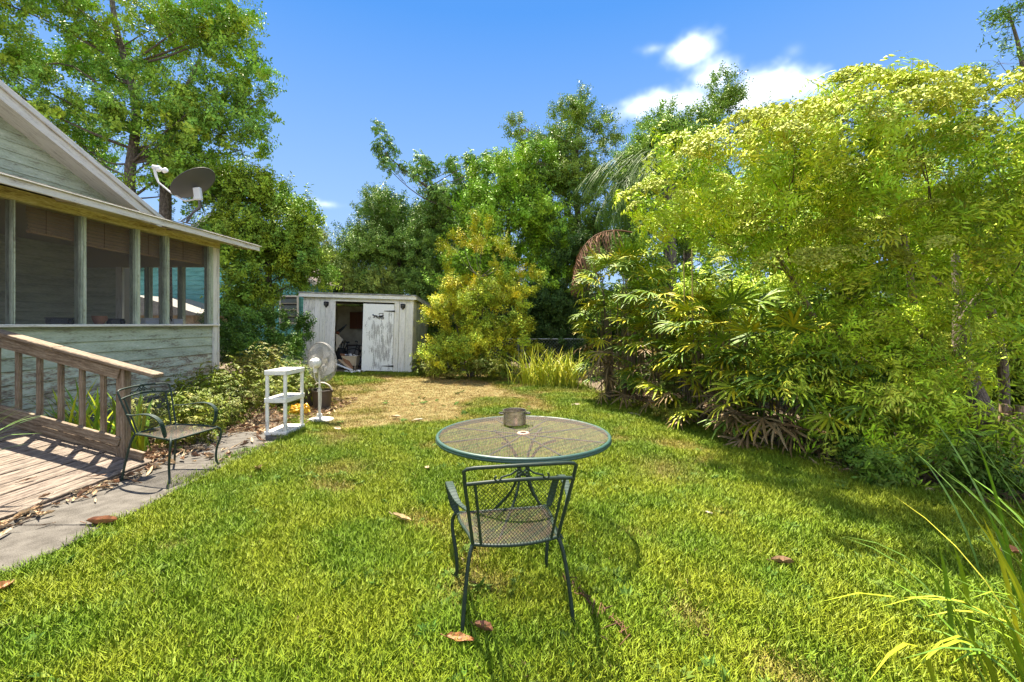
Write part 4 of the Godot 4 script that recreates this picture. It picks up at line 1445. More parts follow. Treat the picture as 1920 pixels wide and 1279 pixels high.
	var T := Transform3D(Basis(), Vector3(0.27, dh - 0.42, 0.026))
	em.prism(T, PackedVector2Array([Vector2(0.0, 0.095), Vector2(0.035, 0.12), Vector2(0.05, 0.09), Vector2(0.13, 0.085), Vector2(0.165, 0.075), Vector2(0.15, 0.045), Vector2(0.065, 0.045), Vector2(0.045, 0.07), Vector2(0.02, 0.075)]), 0.012)
	for lg in [[0.06, 0.05, 0.03, 0.0], [0.07, 0.05, 0.075, 0.005], [0.145, 0.06, 0.125, 0.01], [0.15, 0.06, 0.165, -0.01]]:
		em.beam(T * Vector3(lg[0], lg[1], 0), T * Vector3(lg[2], lg[3], 0), 0.012, 0.013, 0.0, Vector3.BACK)
	em.prism(T, PackedVector2Array([Vector2(0.15, 0.065), Vector2(0.2, 0.055), Vector2(0.21, 0.08), Vector2(0.29, 0.085), Vector2(0.32, 0.12), Vector2(0.345, 0.11), Vector2(0.33, 0.05), Vector2(0.28, 0.03), Vector2(0.2, 0.035)]), 0.012)
	em.beam(T * Vector3(0.2, 0.14, 0), T * Vector3(0.33, 0.155, 0), 0.012, 0.012, 0.0, Vector3.BACK)
	em.beam(T * Vector3(0.215, 0.06, 0), T * Vector3(0.205, 0.145, 0), 0.008, 0.01, 0.0, Vector3.BACK)
	em.beam(T * Vector3(0.32, 0.1, 0), T * Vector3(0.325, 0.15, 0), 0.008, 0.01, 0.0, Vector3.BACK)
	for q in [[0.215, 0.018, 0.036], [0.31, 0.018, 0.04]]:
		var ring := []
		for i in 21:
			ring.append(T * Vector3(q[0] + cos(TAU * i / 20) * q[2], q[1] + sin(TAU * i / 20) * q[2], 0))
		em.tube(ring, 0.006, 5, false)
		for i in 3:
			var a := PI * i / 3
			em.beam(T * Vector3(q[0] - cos(a) * q[2], q[1] - sin(a) * q[2], 0), T * Vector3(q[0] + cos(a) * q[2], q[1] + sin(a) * q[2], 0), 0.005, 0.005, 0.0, Vector3.BACK)
	part("horse_carriage_emblem", em, blk, dr)
	# shield-shaped iron wall lamps, unlit
	for x in [0.69, 2.97]:
		var lp := Node3D.new()
		lp.name = "wall_lamp"
		lp.position = Vector3(x, H - 0.25, 0.03)
		o.add_child(lp, true)
		var sh := MB.new()
		sh.prism(Transform3D(), PackedVector2Array([Vector2(-0.075, 0.07), Vector2(-0.05, 0.09), Vector2(0.05, 0.09), Vector2(0.075, 0.07), Vector2(0.066, -0.02), Vector2(0.0, -0.09), Vector2(-0.066, -0.02)]), 0.02)
		part("back_plate", sh, blk, lp)
		var lb := MB.new()
		lb.lathe(Transform3D(Basis(), Vector3(0, 0, 0.04)), [Vector2(0, -0.06), Vector2(0.022, -0.04), Vector2(0.04, 0.03), Vector2(0.05, 0.035), Vector2(0.0, 0.07)], 6)
		part("lantern", lb, flat("lamp_grey", Color(0.05, 0.05, 0.052), 0.4), lp)
	make_shed_things(o.transform)

func make_shed_things(t: Transform3D) -> void:
	var on := func(x: float, y: float, z: float) -> Vector3: return t * Vector3(x, y, z)
	# cupboard panel on the back wall
	var a := thing("wall_cupboard", "reddish brown cupboard hung on the shed's back wall", "cupboard", on.call(0.8, 1.25, -2.45))
	var m := MB.new()
	m.cbox(Vector3(0, 0.29, 0), Vector3(0.5, 0.58, 0.16), 0.006)
	part("cupboard_body", m, flat("mahogany", Color(0.16, 0.05, 0.022), 0.5), a)
	var ad := MB.new()
	ad.cbox(Vector3(-0.12, 0.29, 0.087), Vector3(0.22, 0.54, 0.014), 0.004)
	ad.cbox(Vector3(0.12, 0.29, 0.087), Vector3(0.22, 0.54, 0.014), 0.004)
	part("cupboard_door", ad, mats["mahogany"], a)
	# picture frame leaning below
	var f := thing("picture_frame", "dark framed picture leaning in the shed behind the bin", "picture frame", on.call(0.86, 0.5, -1.9))
	f.rotation.x = -0.15
	var fm := MB.new()
	for s in [-1, 1]:
		fm.cbox(Vector3(s * 0.2, 0.0, 0), Vector3(0.045, 0.42, 0.03), 0.004)
		fm.cbox(Vector3(0, s * 0.19, 0.002), Vector3(0.44, 0.045, 0.03), 0.004)
	part("frame", fm, flat("frame_dark", Color(0.05, 0.028, 0.02), 0.5), f)
	var fp := MB.new()
	fp.cbox(Vector3(0, 0, -0.005), Vector3(0.38, 0.36, 0.008), 0.0)
	part("print", fp, flat("print_grey", Color(0.3, 0.29, 0.27), 0.7), f)
	# storage chest that carries frame and bin
	var ch := thing("storage_chest", "low grey storage chest inside the shed", "chest", on.call(0.95, 0.05, -1.75))
	var cm := MB.new()
	cm.cbox(Vector3(0, 0.1, 0), Vector3(1.1, 0.2, 0.6), 0.01)
	part("chest_body", cm, flat("chest_grey", Color(0.24, 0.24, 0.25), 0.6), ch)
	var cl := MB.new()
	cl.cbox(Vector3(0, 0.225, 0), Vector3(1.14, 0.05, 0.64), 0.01)
	part("lid", cl, mats["chest_grey"], ch)
	# beige laundry bin full of scraps
	var b := thing("storage_bin", "beige plastic bin full of scraps in the shed doorway", "bin", on.call(1.3, 0.05, -0.5))
	var bm := MB.new()
	var ring := func(w: float, d: float, y: float) -> Array: return [Vector3(-w, y, d), Vector3(w, y, d), Vector3(w, y, -d), Vector3(-w, y, -d)]
	var lo: Array = ring.call(0.19, 0.14, 0.1)
	var hi: Array = ring.call(0.225, 0.17, 0.38)
	for i in 4:
		var j := (i + 1) % 4
		bm.quad(lo[i], lo[j], hi[j], hi[i])
		bm.beam(hi[i] + Vector3(0, 0.005, 0), hi[j] + Vector3(0, 0.005, 0), 0.03, 0.03, 0.006)
		for k in 5:
			var q: Vector3 = lo[i].lerp(lo[j], (k + 0.5) / 5.0)
			var q2: Vector3 = hi[i].lerp(hi[j], (k + 0.5) / 5.0)
			bm.beam(q, q2, 0.018, 0.018, 0.003, Vector3(q.x, 0, q.z).normalized() + Vector3(0.01, 0, 0))
	bm.quad(lo[3], lo[2], lo[1], lo[0])
	for s in [-1, 1]:
		bm.cbox(Vector3(s * 0.15, 0.05, 0), Vector3(0.04, 0.1, 0.2), 0.004)
	part("bin_body", bm, flat("bin_beige", Color(0.56, 0.45, 0.3), 0.6), b)
	var r := rg(531)
	var sc := MB.new()
	for i in 22:
		sc.col = [Color(0.5, 0.48, 0.44), Color(0.7, 0.7, 0.68), Color(0.3, 0.26, 0.2), Color(0.14, 0.14, 0.15)][i % 4]
		sc.box(Transform3D(Basis.from_euler(rv(r)), Vector3(r.randf_range(-0.17, 0.17), r.randf_range(0.33, 0.43), r.randf_range(-0.12, 0.12))), Vector3(0.12, 0.03, 0.08) * r.randf_range(0.6, 1.3), 0.004)
	part("scraps", sc, flat("scrap", Color(1, 1, 1), 0.8), b).set_meta("kind", "stuff")
	# boards sliding out of the doorway
	var k := 0
	for q in [[Vector3(1.02, 0.5, -0.5), Vector3(1.42, 0.09, -0.1), 0.16, Color(0.22, 0.1, 0.045), "reddish brown board sliding out of the shed doorway"], [Vector3(0.99, 0.34, -0.3), Vector3(1.5, 0.06, 0.05), 0.1, Color(0.42, 0.3, 0.18), "tan board sliding out of the shed doorway"], [Vector3(0.98, 0.22, -0.1), Vector3(1.54, 0.06, 0.14), 0.09, Color(0.66, 0.66, 0.66), "white board sliding out of the shed doorway onto the grass"]]:
		var e := thing("loose_board", q[4], "board", on.call(q[0].x, q[0].y, q[0].z), 0.0, "loose boards in the shed doorway")
		var lm := MB.new()
		lm.beam(Vector3.ZERO, q[1] - q[0], q[2], 0.02, 0.003)
		lm.beam((q[1] - q[0]) * 0.15 + Vector3(0, 0.018, 0), (q[1] - q[0]) * 0.2 + Vector3(0, 0.018, 0), q[2] * 0.8, 0.014, 0.002)
		part("plank", lm, flat("loose_%d" % k, q[3], 0.75), e)
		k += 1
	var rb := thing("rubble", "small heap of white paper scraps at the shed threshold", "scraps", on.call(1.6, 0.02, 0.12))
	var rm := MB.new()
	for i in 26:
		var g := r.randf_range(0.45, 0.85)
		rm.col = Color(g, g, g * 0.97)
		rm.box(Transform3D(Basis.from_euler(rv(r) * 0.5), Vector3(r.randfn() * 0.13, 0.015 + 0.02 * r.randf(), r.randfn() * 0.07)), Vector3(0.07, 0.012, 0.05) * r.randf_range(0.5, 1.4), 0.002)
	part("pieces", rm, mats["scrap"], rb).set_meta("kind", "stuff")
	# bicycle-like dark wheel and frame behind the bin
	var w := thing("bicycle", "black bicycle standing in the dark of the shed", "bicycle", on.call(1.12, 0.36, -1.15))
	w.rotation.y = 0.35
	w.rotation.z = -0.03
	var black: Material = mats["iron_black"]
	for x in [0.0, 0.95]:
		var wm := MB.new()
		var rr := []
		for i in 37:
			rr.append(Vector3(x + cos(TAU * i / 36) * 0.29, sin(TAU * i / 36) * 0.29 - 0.02, 0))
		wm.tube(rr, 0.02, 8, false)
		for i in 12:
			wm.tube([Vector3(x, -0.02, 0), Vector3(x + cos(TAU * i / 12) * 0.28, sin(TAU * i / 12) * 0.28 - 0.02, 0)], 0.003, 4, false)
		part("wheel", wm, black, w)
	var fm2 := MB.new()
	for q in [[Vector3(0, -0.02, 0), Vector3(0.12, 0.42, 0)], [Vector3(0.1, 0.36, 0), Vector3(0.55, 0.38, 0)], [Vector3(0.1, 0.34, 0), Vector3(0.42, 0.0, 0)], [Vector3(0.42, 0.0, 0), Vector3(0.58, 0.45, 0)], [Vector3(0.42, 0.0, 0), Vector3(0.95, -0.02, 0)], [Vector3(0.56, 0.38, 0), Vector3(0.95, -0.02, 0)]]:
		fm2.tube(q, 0.016, 8)
	part("bike_frame", fm2, black, w)
	var hb := MB.new()
	hb.tube(curve([Vector3(0.06, 0.5, -0.25), Vector3(0.12, 0.5, -0.1), Vector3(0.12, 0.46, 0), Vector3(0.12, 0.5, 0.1), Vector3(0.06, 0.5, 0.25)], 4), 0.013, 6)
	part("handlebar", hb, black, w)
	var sd := MB.new()
	sd.cbox(Vector3(0.6, 0.48, 0), Vector3(0.24, 0.05, 0.12), 0.02)
	part("saddle", sd, black, w)
	# bag of tools with handles at the left jamb
	var tb := thing("tool_bag", "black tool bag with handles sticking up inside the shed door", "bag", on.call(0.78, 0.28, -1.0))
	var tm := MB.new()
	tm.lathe(Transform3D(), [Vector2(0, 0), Vector2(0.13, 0), Vector2(0.16, 0.1), Vector2(0.15, 0.34), Vector2(0.12, 0.36), Vector2(0, 0.3)], 14)
	part("bag_body", tm, flat("canvas_black", Color(0.02, 0.02, 0.022), 0.8), tb)
	for i in 5:
		var hm := MB.new()
		var an := TAU * i / 5
		var d := Vector3(cos(an) * 0.1, 0, sin(an) * 0.08)
		hm.tube([d + Vector3(0, 0.25, 0), d * 2.0 + Vector3(0.03, 0.52 + 0.1 * r.randf(), 0)], 0.016, 6)
		hm.cbox(d * 2.0 + Vector3(0.03, 0.55, 0), Vector3(0.1, 0.05, 0.04), 0.01)
		part("tool", hm, mats["canvas_black"], tb)
	var tc := thing("crate", "small pale crate under the black tool bag in the shed", "crate", on.call(0.78, 0.05, -1.0))
	var cb := MB.new()
	for s in [-1, 1]:
		for y in [0.04, 0.12, 0.2]:
			cb.cbox(Vector3(0, y, s * 0.17), Vector3(0.36, 0.06, 0.014), 0.003)
			cb.cbox(Vector3(s * 0.17, y, 0), Vector3(0.014, 0.06, 0.32), 0.003)
	cb.cbox(Vector3(0, 0.221, 0), Vector3(0.36, 0.014, 0.36), 0.002)
	cb.cbox(Vector3(0, 0.007, 0), Vector3(0.34, 0.014, 0.34), 0.002)
	part("crate_body", cb, flat("crate_pale", Color(0.5, 0.48, 0.44), 0.8), tc)
	var cs := thing("cardboard_sheet", "pale torn cardboard sheet leaning inside the left shed jamb", "cardboard", on.call(0.8, 0.95, -0.65))
	var cc := MB.new()
	cc.prism(Transform3D(Basis.from_euler(Vector3(0.1, 0.3, 0)), Vector3.ZERO), PackedVector2Array([Vector2(-0.05, -0.4), Vector2(0.02, -0.25), Vector2(0.16, -0.02), Vector2(0.1, 0.04), Vector2(0.03, 0.12), Vector2(-0.05, 0.16)]), 0.008)
	part("sheet", cc, flat("cardboard", Color(0.56, 0.5, 0.42), 0.85), cs)
	var hs := thing("hand_saw", "dark hand saw hanging inside the left shed jamb", "saw", on.call(0.84, 1.2, -0.7))
	var sm := MB.new()
	sm.prism(Transform3D(Basis(Vector3.BACK, 0.75), Vector3.ZERO), PackedVector2Array([Vector2(-0.05, -0.05), Vector2(0.3, -0.02), Vector2(0.3, 0.02), Vector2(-0.05, 0.05)]), 0.004)
	part("blade", sm, mats["iron_black"], hs)
	var sh := MB.new()
	sh.box(Transform3D(Basis(Vector3.BACK, 0.75), Vector3(-0.07, -0.065, 0)), Vector3(0.1, 0.1, 0.025), 0.01)
	part("handle", sh, mats["mahogany"], hs)

# ---------------------------------------------------------------- neighbouring houses and the fence
func make_neighbours() -> void:
	var r := rg(601)
	var teal := textured("teal_wall", ntex(256, 256, [[0.01, 4, 0.6, 611], [0.1, 3, 0.4, 612]], [[0.0, Color(0.08, 0.28, 0.28)], [0.4, Color(0.14, 0.44, 0.44)], [1.0, Color(0.2, 0.54, 0.53)]]), Vector3(0.6, 3, 1), 0.8)
	var o := thing("teal_house", "turquoise house with brown gable roof behind the trees", "house", Vector3(-13.4, 0, -20.5))
	var x0 := -4.2
	var x1 := 4.35
	var eave := 3.5
	var apex := 6.4
	var dz := -5.0
	var cr := MB.new()
	cr.prism(Transform3D(Basis(), Vector3(0, 0, dz * 0.5 - 0.05)), PackedVector2Array([Vector2(x0, 0), Vector2(x1, 0), Vector2(x1, eave), Vector2((x0 + x1) * 0.5, apex - 0.15), Vector2(x0, eave)]), -dz)
	part("wall_core", cr, teal, o)
	var y := 0.1
	while y < apex - 0.4:
		var half := (x1 - x0) * 0.5
		if y + 0.2 > eave:
			half *= clampf((apex - y - 0.3) / (apex - eave), 0.02, 1.0)
		var mid := (x0 + x1) * 0.5
		board(o, "clapboard", "teal_wall", Vector3(mid - half, y + 0.11, 0.0), Vector3(mid + half, y + 0.11, 0.0), 0.02, 0.23, r, 0.003, Vector3(0, 1, -0.1).normalized())
		y += 0.21
	var shing := textured("brown_roof", ntex(256, 256, [[0.02, 4, 0.6, 613], [0.2, 3, 0.4, 614]], [[0.0, Color(0.06, 0.045, 0.04)], [1.0, Color(0.17, 0.13, 0.115)]]), Vector3(1, 1, 1), 0.95, true)
	for s in [-1.0, 1.0]:
		var ed: float = x1 + 0.35 if s > 0.0 else x0 - 0.35
		var mid := (x0 + x1) * 0.5
		var sl := (apex - eave) / (x1 - mid)
		var rf := MB.new()
		rf.beam(Vector3((mid + ed) * 0.5, (apex + eave - 0.35 * sl) * 0.5 + 0.05, 0.35), Vector3((mid + ed) * 0.5, (apex + eave - 0.35 * sl) * 0.5 + 0.05, dz - 0.3), Vector2(ed - mid, apex - eave + 0.35 * sl).length(), 0.09, 0.0, Vector3(s * sl, 1, 0).normalized())
		part("roof", rf, shing, o)
		board(o, "barge_board", "trim_white", Vector3(mid, apex - 0.04, 0.37), Vector3(ed, eave - 0.35 * sl - 0.04, 0.37), 0.03, 0.16, r)
	# louvred window
	var wn := Node3D.new()
	wn.name = "window"
	wn.position = P(542.5, 581, 20.4) - o.position
	o.add_child(wn, true)
	var ww := 0.72
	var wh := 1.15
	var fr := MB.new()
	for s in [-1, 1]:
		fr.cbox(Vector3(s * (ww * 0.5 + 0.04), 0, 0.03), Vector3(0.08, wh + 0.16, 0.06), 0.004)
		fr.cbox(Vector3(0, s * (wh * 0.5 + 0.04), 0.032), Vector3(ww, 0.08, 0.06), 0.004)
	part("frame", fr, mats["trim_white"], wn)
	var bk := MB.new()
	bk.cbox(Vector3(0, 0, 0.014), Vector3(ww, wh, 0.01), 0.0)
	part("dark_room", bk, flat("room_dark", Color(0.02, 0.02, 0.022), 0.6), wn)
	for i in 4:
		var pn := MB.new()
		pn.box(Transform3D(Basis(Vector3.RIGHT, -0.35), Vector3(0, -wh * 0.5 + (i + 0.5) * wh / 4, 0.04)), Vector3(ww - 0.01, wh / 4 - 0.01, 0.006), 0.0)
		part("pane", pn, flat("louvre_glass", Color(0.12, 0.13, 0.14), 0.12), wn)
		var br := MB.new()
		br.cbox(Vector3(0, -wh * 0.5 + i * wh / 4 + 0.005, 0.06), Vector3(ww, 0.03, 0.012), 0.002)
		part("louvre_rail", br, mats["trim_white"], wn)
	# low tan outbuilding seen through the porch
	var t := thing("tan_outbuilding", "low tan outbuilding with pale grey roof seen through the porch", "building", Vector3(-14.6, 0, -17.5))
	var tw := MB.new()
	tw.cbox(Vector3(0, 0.95, -1.2), Vector3(4.6, 1.9, 2.4), 0.02)
	part("wall", tw, textured("tan_wall", ntex(256, 256, [[0.02, 4, 1.0, 615]], [[0.0, Color(0.34, 0.26, 0.16)], [1.0, Color(0.5, 0.4, 0.27)]]), Vector3(1, 1, 1), 0.85, true), t)
	var tr := MB.new()
	tr.prism(Transform3D(Basis(Vector3.UP, 0), Vector3(0, 0, -1.2)), PackedVector2Array([Vector2(-2.6, 1.9), Vector2(-1.2, 2.6), Vector2(0.2, 2.6), Vector2(2.6, 1.9), Vector2(2.6, 1.82), Vector2(-2.6, 1.82)]), 2.9)
	part("roof", tr, textured("grey_roof", ntex(256, 256, [[0.02, 4, 0.5, 616], [0.2, 3, 0.5, 617]], [[0.0, Color(0.25, 0.24, 0.22)], [1.0, Color(0.46, 0.44, 0.41)]]), Vector3(1, 1, 1), 0.9, true), t)
	var td := MB.new()
	td.cbox(Vector3(-1.1, 0.85, 0.012), Vector3(0.7, 1.5, 0.02), 0.004)
	part("door", td, mats["trim_white"], t)
	# chain link fence at the back
	var f := thing("chain_link_fence", "low galvanised chain link fence behind the ornamental grass", "fence", Vector3(1.6, 0, -14.2))
	var zinc := flat("zinc", Color(0.42, 0.43, 0.43), 0.5, 0.6)
	var hf := 1.02
	var rl := MB.new()
	rl.tube([Vector3(-3.6, hf, 0), Vector3(3.0, hf, 0)], 0.022, 10)
	part("top_rail", rl, zinc, f)
	for x in [-3.6, -1.4, 0.8, 3.0]:
		var ps := MB.new()
		ps.tube([Vector3(x, 0, 0), Vector3(x, hf + 0.05, 0)], 0.026, 10)
		part("post", ps, zinc, f)
	var wm := MB.new()
	var n := 66
	for i in n:
		for s in [-1.0, 1.0]:
			var xa := -3.6 + 6.6 * i / n
			wm.tube([Vector3(xa, 0.03, 0.004 * s), Vector3(clampf(xa + s * 0.98, -3.6, 3.0), 0.03 + minf(0.98, absf(clampf(xa + s * 0.98, -3.6, 3.0) - xa)), 0.004 * s)], 0.003, 3, false)
	var w := part("wire_mesh", wm, zinc, f)
	w.set_meta("kind", "stuff")
	# thin pale pole beside the yellow shrub
	var po := thing("pale_pole", "thin pale pole standing beside the yellow shrub", "pole", P(979, 640, 12.6) * Vector3(1, 0, 1))
	var pm := MB.new()
	pm.tube([Vector3(0, 0, 0), Vector3(0.0, 2.2, 0)], [0.014, 0.012], 8)
	part("shaft", pm, flat("pole_pale", Color(0.5, 0.42, 0.28), 0.7), po)
	var cap := MB.new()
	cap.lathe(Transform3D(Basis(), Vector3(0, 2.2, 0)), [Vector2(0.02, -0.01), Vector2(0.02, 0.02), Vector2(0.0, 0.035)], 10)
	part("cap", cap, mats["pole_pale"], po)

# ---------------------------------------------------------------- leaf meshes
func shade(r: RandomNumberGenerator, b: MB, amt := 0.25) -> void:
	var k := r.randf_range(1.0 - amt, 1.0 + amt)
	b.col = Color(k * r.randf_range(0.9, 1.15), k, k * r.randf_range(0.7, 1.1))

# a twig with simple leaves all round it, growing along +Y
func twig(sd: int, n: int, ln: float, leaf_l: float, leaf_w: float, open := 0.9, droop := 0.2) -> ArrayMesh:
	var r := rg(sd)
	var b := MB.new()
	for i in n:
		var f := (i + 0.6) / n
		var p := Vector3(r.randfn() * 0.02, ln * f, r.randfn() * 0.02)
		var az := i * 2.4 + r.randf_range(-0.5, 0.5)
		var d := Vector3(cos(az) * open, r.randf_range(-0.25, 0.75), sin(az) * open).normalized()
		shade(r, b)
		var up := (Vector3.UP + rv(r) * 0.35).normalized()
		b.leaf(p + d * 0.02, d, up, leaf_l * r.randf_range(0.65, 1.15), leaf_w * r.randf_range(0.7, 1.15), 0.3, droop)
	b.col = Color(0.75, 0.55, 0.9)
	b.strap([Vector3.ZERO, Vector3(0, ln, 0)], [0.005, 0.002], Vector3.RIGHT)
	b.strap([Vector3.ZERO, Vector3(0, ln, 0)], [0.005, 0.002], Vector3.BACK)
	return b.mesh()

# a shoot with pinnate leaves of narrow leaflets (elder)
func pinnate_shoot(sd: int, leaves: int, ln: float, rach: float, pairs: int, ll: float, lw: float) -> ArrayMesh:
	var r := rg(sd)
	var b := MB.new()
	for i in leaves:
		var f := 0.15 + 0.85 * (i + 0.5) / leaves
		var az := (i % 2) * PI + floorf(i * 0.5) * PI * 0.5 + r.randf_range(-0.4, 0.4)
		var out := Vector3(cos(az), r.randf_range(0.1, 0.8), sin(az)).normalized()
		var p := Vector3(0, ln * f, 0)
		var k := r.randf_range(0.8, 1.2)
		var prev := p
		var len_ := rach * r.randf_range(0.75, 1.15)
		for j in pairs * 2 + 1:
			var t := 0.3 + 0.7 * floorf(j * 0.5) / pairs
			var q := p + out * len_ * t + Vector3.DOWN * len_ * 0.42 * t * t
			var tang := (out + Vector3.DOWN * 0.84 * t).normalized()
			var side := tang.cross(Vector3.UP).normalized()
			var d := tang
			if j < pairs * 2:
				d = (tang * 0.55 + side * (1.0 if j % 2 else -1.0) + Vector3.DOWN * r.randf_range(0.1, 0.9) + rv(r) * 0.22).normalized()
			b.col = Color(k * r.randf_range(0.85, 1.2), k * r.randf_range(0.9, 1.1), k * r.randf_range(0.6, 1.1))
			var l := ll * r.randf_range(0.75, 1.15)
			var w := lw * r.randf_range(0.8, 1.15)
			var s2 := d.cross(Vector3.UP).normalized()
			if s2.length() < 0.1:
				s2 = Vector3.RIGHT
			var dn := Vector3.DOWN
			b.strap([q, q + d * l * 0.35 + dn * l * 0.02, q + d * l * 0.7 + dn * l * 0.1, q + d * l * 0.96 + dn * l * 0.26], [0.0, w, w * 0.75, 0.0], s2)
			if j % 2 == 0:
				b.col = Color(0.8, 0.75, 0.7)
				b.strap([prev, q], [0.003, 0.0025], side)
				prev = q
	b.col = Color(0.7, 0.6, 0.8)
	b.strap([Vector3.ZERO, Vector3(0, ln, 0)], [0.006, 0.003], Vector3.RIGHT)
	b.strap([Vector3.ZERO, Vector3(0, ln, 0)], [0.006, 0.003], Vector3.BACK)
	return b.mesh()

# flat-topped flower head of many tiny florets on branching stalks
func umbel(sd: int, rad: float) -> ArrayMesh:
	var r := rg(sd)
	var b := MB.new()
	b.col = Color(0.42, 0.42, 0.03)
	for i in 9:
		var a := TAU * i / 9.0 + r.randf_range(-0.2, 0.2)
		var q := r.randf_range(0.45, 0.95)
		b.tube([Vector3(0, -rad * 0.75, 0), Vector3(cos(a) * rad * q * 0.5, -rad * 0.25, sin(a) * rad * q * 0.5), Vector3(cos(a) * rad * q, rad * (0.3 - 0.3 * q * q), sin(a) * rad * q)], [0.003, 0.002, 0.0012], 3, false)
	for i in 260:
		var a := r.randf() * TAU
		var q := sqrt(r.randf()) * (1.0 + 0.12 * sin(a * 5.0))
		var p := Vector3(cos(a) * rad * q, rad * (0.36 - 0.36 * q * q) + r.randfn() * rad * 0.07, sin(a) * rad * q)
		var k := r.randf_range(0.7, 1.15)
		b.col = Color(0.52, 0.56, 0.1) * k if r.randf() < 0.72 else Color(0.38, 0.46, 0.06) * k
		var s := r.randf_range(0.006, 0.011)
		var n := (Vector3.UP + rv(r) * 0.5).normalized()
		var x := n.cross(Vector3.RIGHT).normalized() * s
		var y := n.cross(x).normalized() * s
		b.quad(p - x - y, p + x - y, p + x + y, p - x + y)
	return b.mesh()

# ---------------------------------------------------------------- crowns
const DENS := 1.2
func E(px: float, py: float, d: float, rx: float, ry: float, rz: float) -> Array:
	return [P(px, py, d), Vector3(rx / F * d, ry / F * d, rz)]

# break big ellipsoids into smaller uneven clumps
func clumps(ells: Array, per: float, r0: float, r1: float, sd: int) -> Array:
	var r := rg(sd)
	var out := []
	for e in ells:
		var s: Vector3 = e[1]
		var n := int(ceilf(1.7 * per * (s.x * s.y + s.x * s.z + s.y * s.z) / 3.0))
		for i in n:
			var q := ru(r) * pow(r.randf(), 0.4)
			var rr := r.randf_range(r0, r1)
			var c: Vector3 = e[0] + Vector3(q.x * maxf(s.x - rr * 0.7, 0.1), q.y * maxf(s.y - rr * 0.7, 0.1), q.z * maxf(s.z - rr * 0.7, 0.1))
			out.append([c, Vector3(rr * r.randf_range(0.9, 1.3), rr * r.randf_range(0.65, 0.95), rr * r.randf_range(0.9, 1.3))])
	return out

# opt: per (twigs per m2 of clump surface), size, cols, lift, sub
func crown(parent: Node3D, called: String, meshes: Array, mat: Material, blobs: Array, opt: Dictionary, sd: int) -> void:
	var r := rg(sd)
	var many := []
	for m in meshes:
		many.append(Many.new())
	var cols: Array = opt.cols
	var lift: float = opt.get("lift", 0.3)
	var sz: Vector2 = opt.get("size", Vector2(0.8, 1.25))
	var floor_y: float = opt.get("floor", 0.05)
	var shell: float = opt.get("shell", 0.33)
	for bl in blobs:
		var c: Vector3 = bl[0]
		var s: Vector3 = bl[1]
		var area := 4.0 * PI * (s.x * s.y + s.x * s.z + s.y * s.z) / 3.0
		var n := int(area * float(opt.per) * DENS)
		var grp := int(opt.get("sub", 9))
		var base_k: Color = cols[r.randi() % cols.size()]
		var i := 0
		while i < n:
			var dir := ru(r)
			var q := pow(r.randf(), shell)
			var sub := c + dir * s * q
			var sg := minf(s.x, minf(s.y, s.z)) * 0.2
			var sub_k := base_k.lerp(cols[r.randi() % cols.size()], 0.6)
			for k in grp:
				i += 1
				var p := sub + rv(r) * sg
				if p.y < floor_y - parent.position.y + parent.position.y:
					continue
				var out := ((p - c) / s).normalized()
				var up := (out * 0.8 + rv(r) * 0.45 + Vector3.UP * lift).normalized()
				var x := up.cross(ru(r)).normalized()
				var z := x.cross(up)
				var sc := r.randf_range(sz.x * 0.72, sz.y)
				var kk := sub_k.lerp(cols[r.randi() % cols.size()], 0.35) * r.randf_range(0.8, 1.15) * float(opt.get("gain", 1.75))
				many[r.randi() % many.size()].add(Transform3D(Basis(x * sc, up * sc, z * sc), p - parent.position), kk)
	for i in meshes.size():
		if many[i].count:
			many[i].put(called, meshes[i], mat, parent)

func bark_mat() -> StandardMaterial3D:
	if mats.has("bark"):
		return mats["bark"]
	return textured("bark", ntex(256, 256, [[0.02, 4, 0.5, 701], [0.1, 4, 0.5, 702]], [[0.0, Color(0.04, 0.03, 0.022)], [0.5, Color(0.14, 0.11, 0.085)], [1.0, Color(0.3, 0.26, 0.2)]]), Vector3(3, 1.4, 1), 0.95, false, mats["wood_n"], 1.0)

# trunk plus one limb to each of some clumps
func limbs(parent: Node3D, trunk: Array, rad: Array, blobs: Array, sd: int, every := 2, thick := 0.06, mat: Material = null) -> void:
	var r := rg(sd)
	if mat == null:
		mat = bark_mat()
	var o := parent.position
	var tp := []
	for p: Vector3 in trunk:
		tp.append(p - o)
	var b := MB.new()
	b.tube(curve(tp, 4), _stretch(rad, (tp.size() - 1) * 4 + 1), 10)
	part("trunk", b, mat, parent)
	for i in range(0, blobs.size(), every):
		var e: Vector3 = blobs[i][0] - o
		# leave the trunk below the clump
		var best: Vector3 = tp[tp.size() - 1]
		for k in tp.size() * 4:
			var f := float(k) / (tp.size() * 4 - 1) * (tp.size() - 1)
			var p: Vector3 = tp[int(f)].lerp(tp[mini(int(f) + 1, tp.size() - 1)], f - int(f))
			var want := e.y - 0.55 * Vector2(e.x - p.x, e.z - p.z).length()
			if k > tp.size() and p.y >= want:
				best = p
				break
		var lm := MB.new()
		var mid := best.lerp(e, 0.5) + rv(r) * best.distance_to(e) * 0.06 + Vector3.DOWN * 0.05
		var th := thick * clampf(best.distance_to(e) / 2.5, 0.4, 1.2)
		lm.tube(curve([best, mid, e], 4), _stretch([th, th * 0.6, th * 0.2], 9), 6, false)
		var s: Vector3 = blobs[i][1]
		for k in 4:
			var tip := e + ru(r) * s * 0.85
			var st := mid.lerp(e, r.randf_range(0.3, 1.0))
			lm.tube([st, st.lerp(tip, 0.5) + rv(r) * 0.06, tip], [th * 0.3, th * 0.2, th * 0.08], 5, false)
		part("limb", lm, mat, parent)

func _stretch(a: Array, n: int) -> Array:
	var out := []
	for i in n:
		var f := float(i) / (n - 1) * (a.size() - 1)
		out.append(lerpf(a[int(f)], a[mini(int(f) + 1, a.size() - 1)], f - int(f)))
	return out

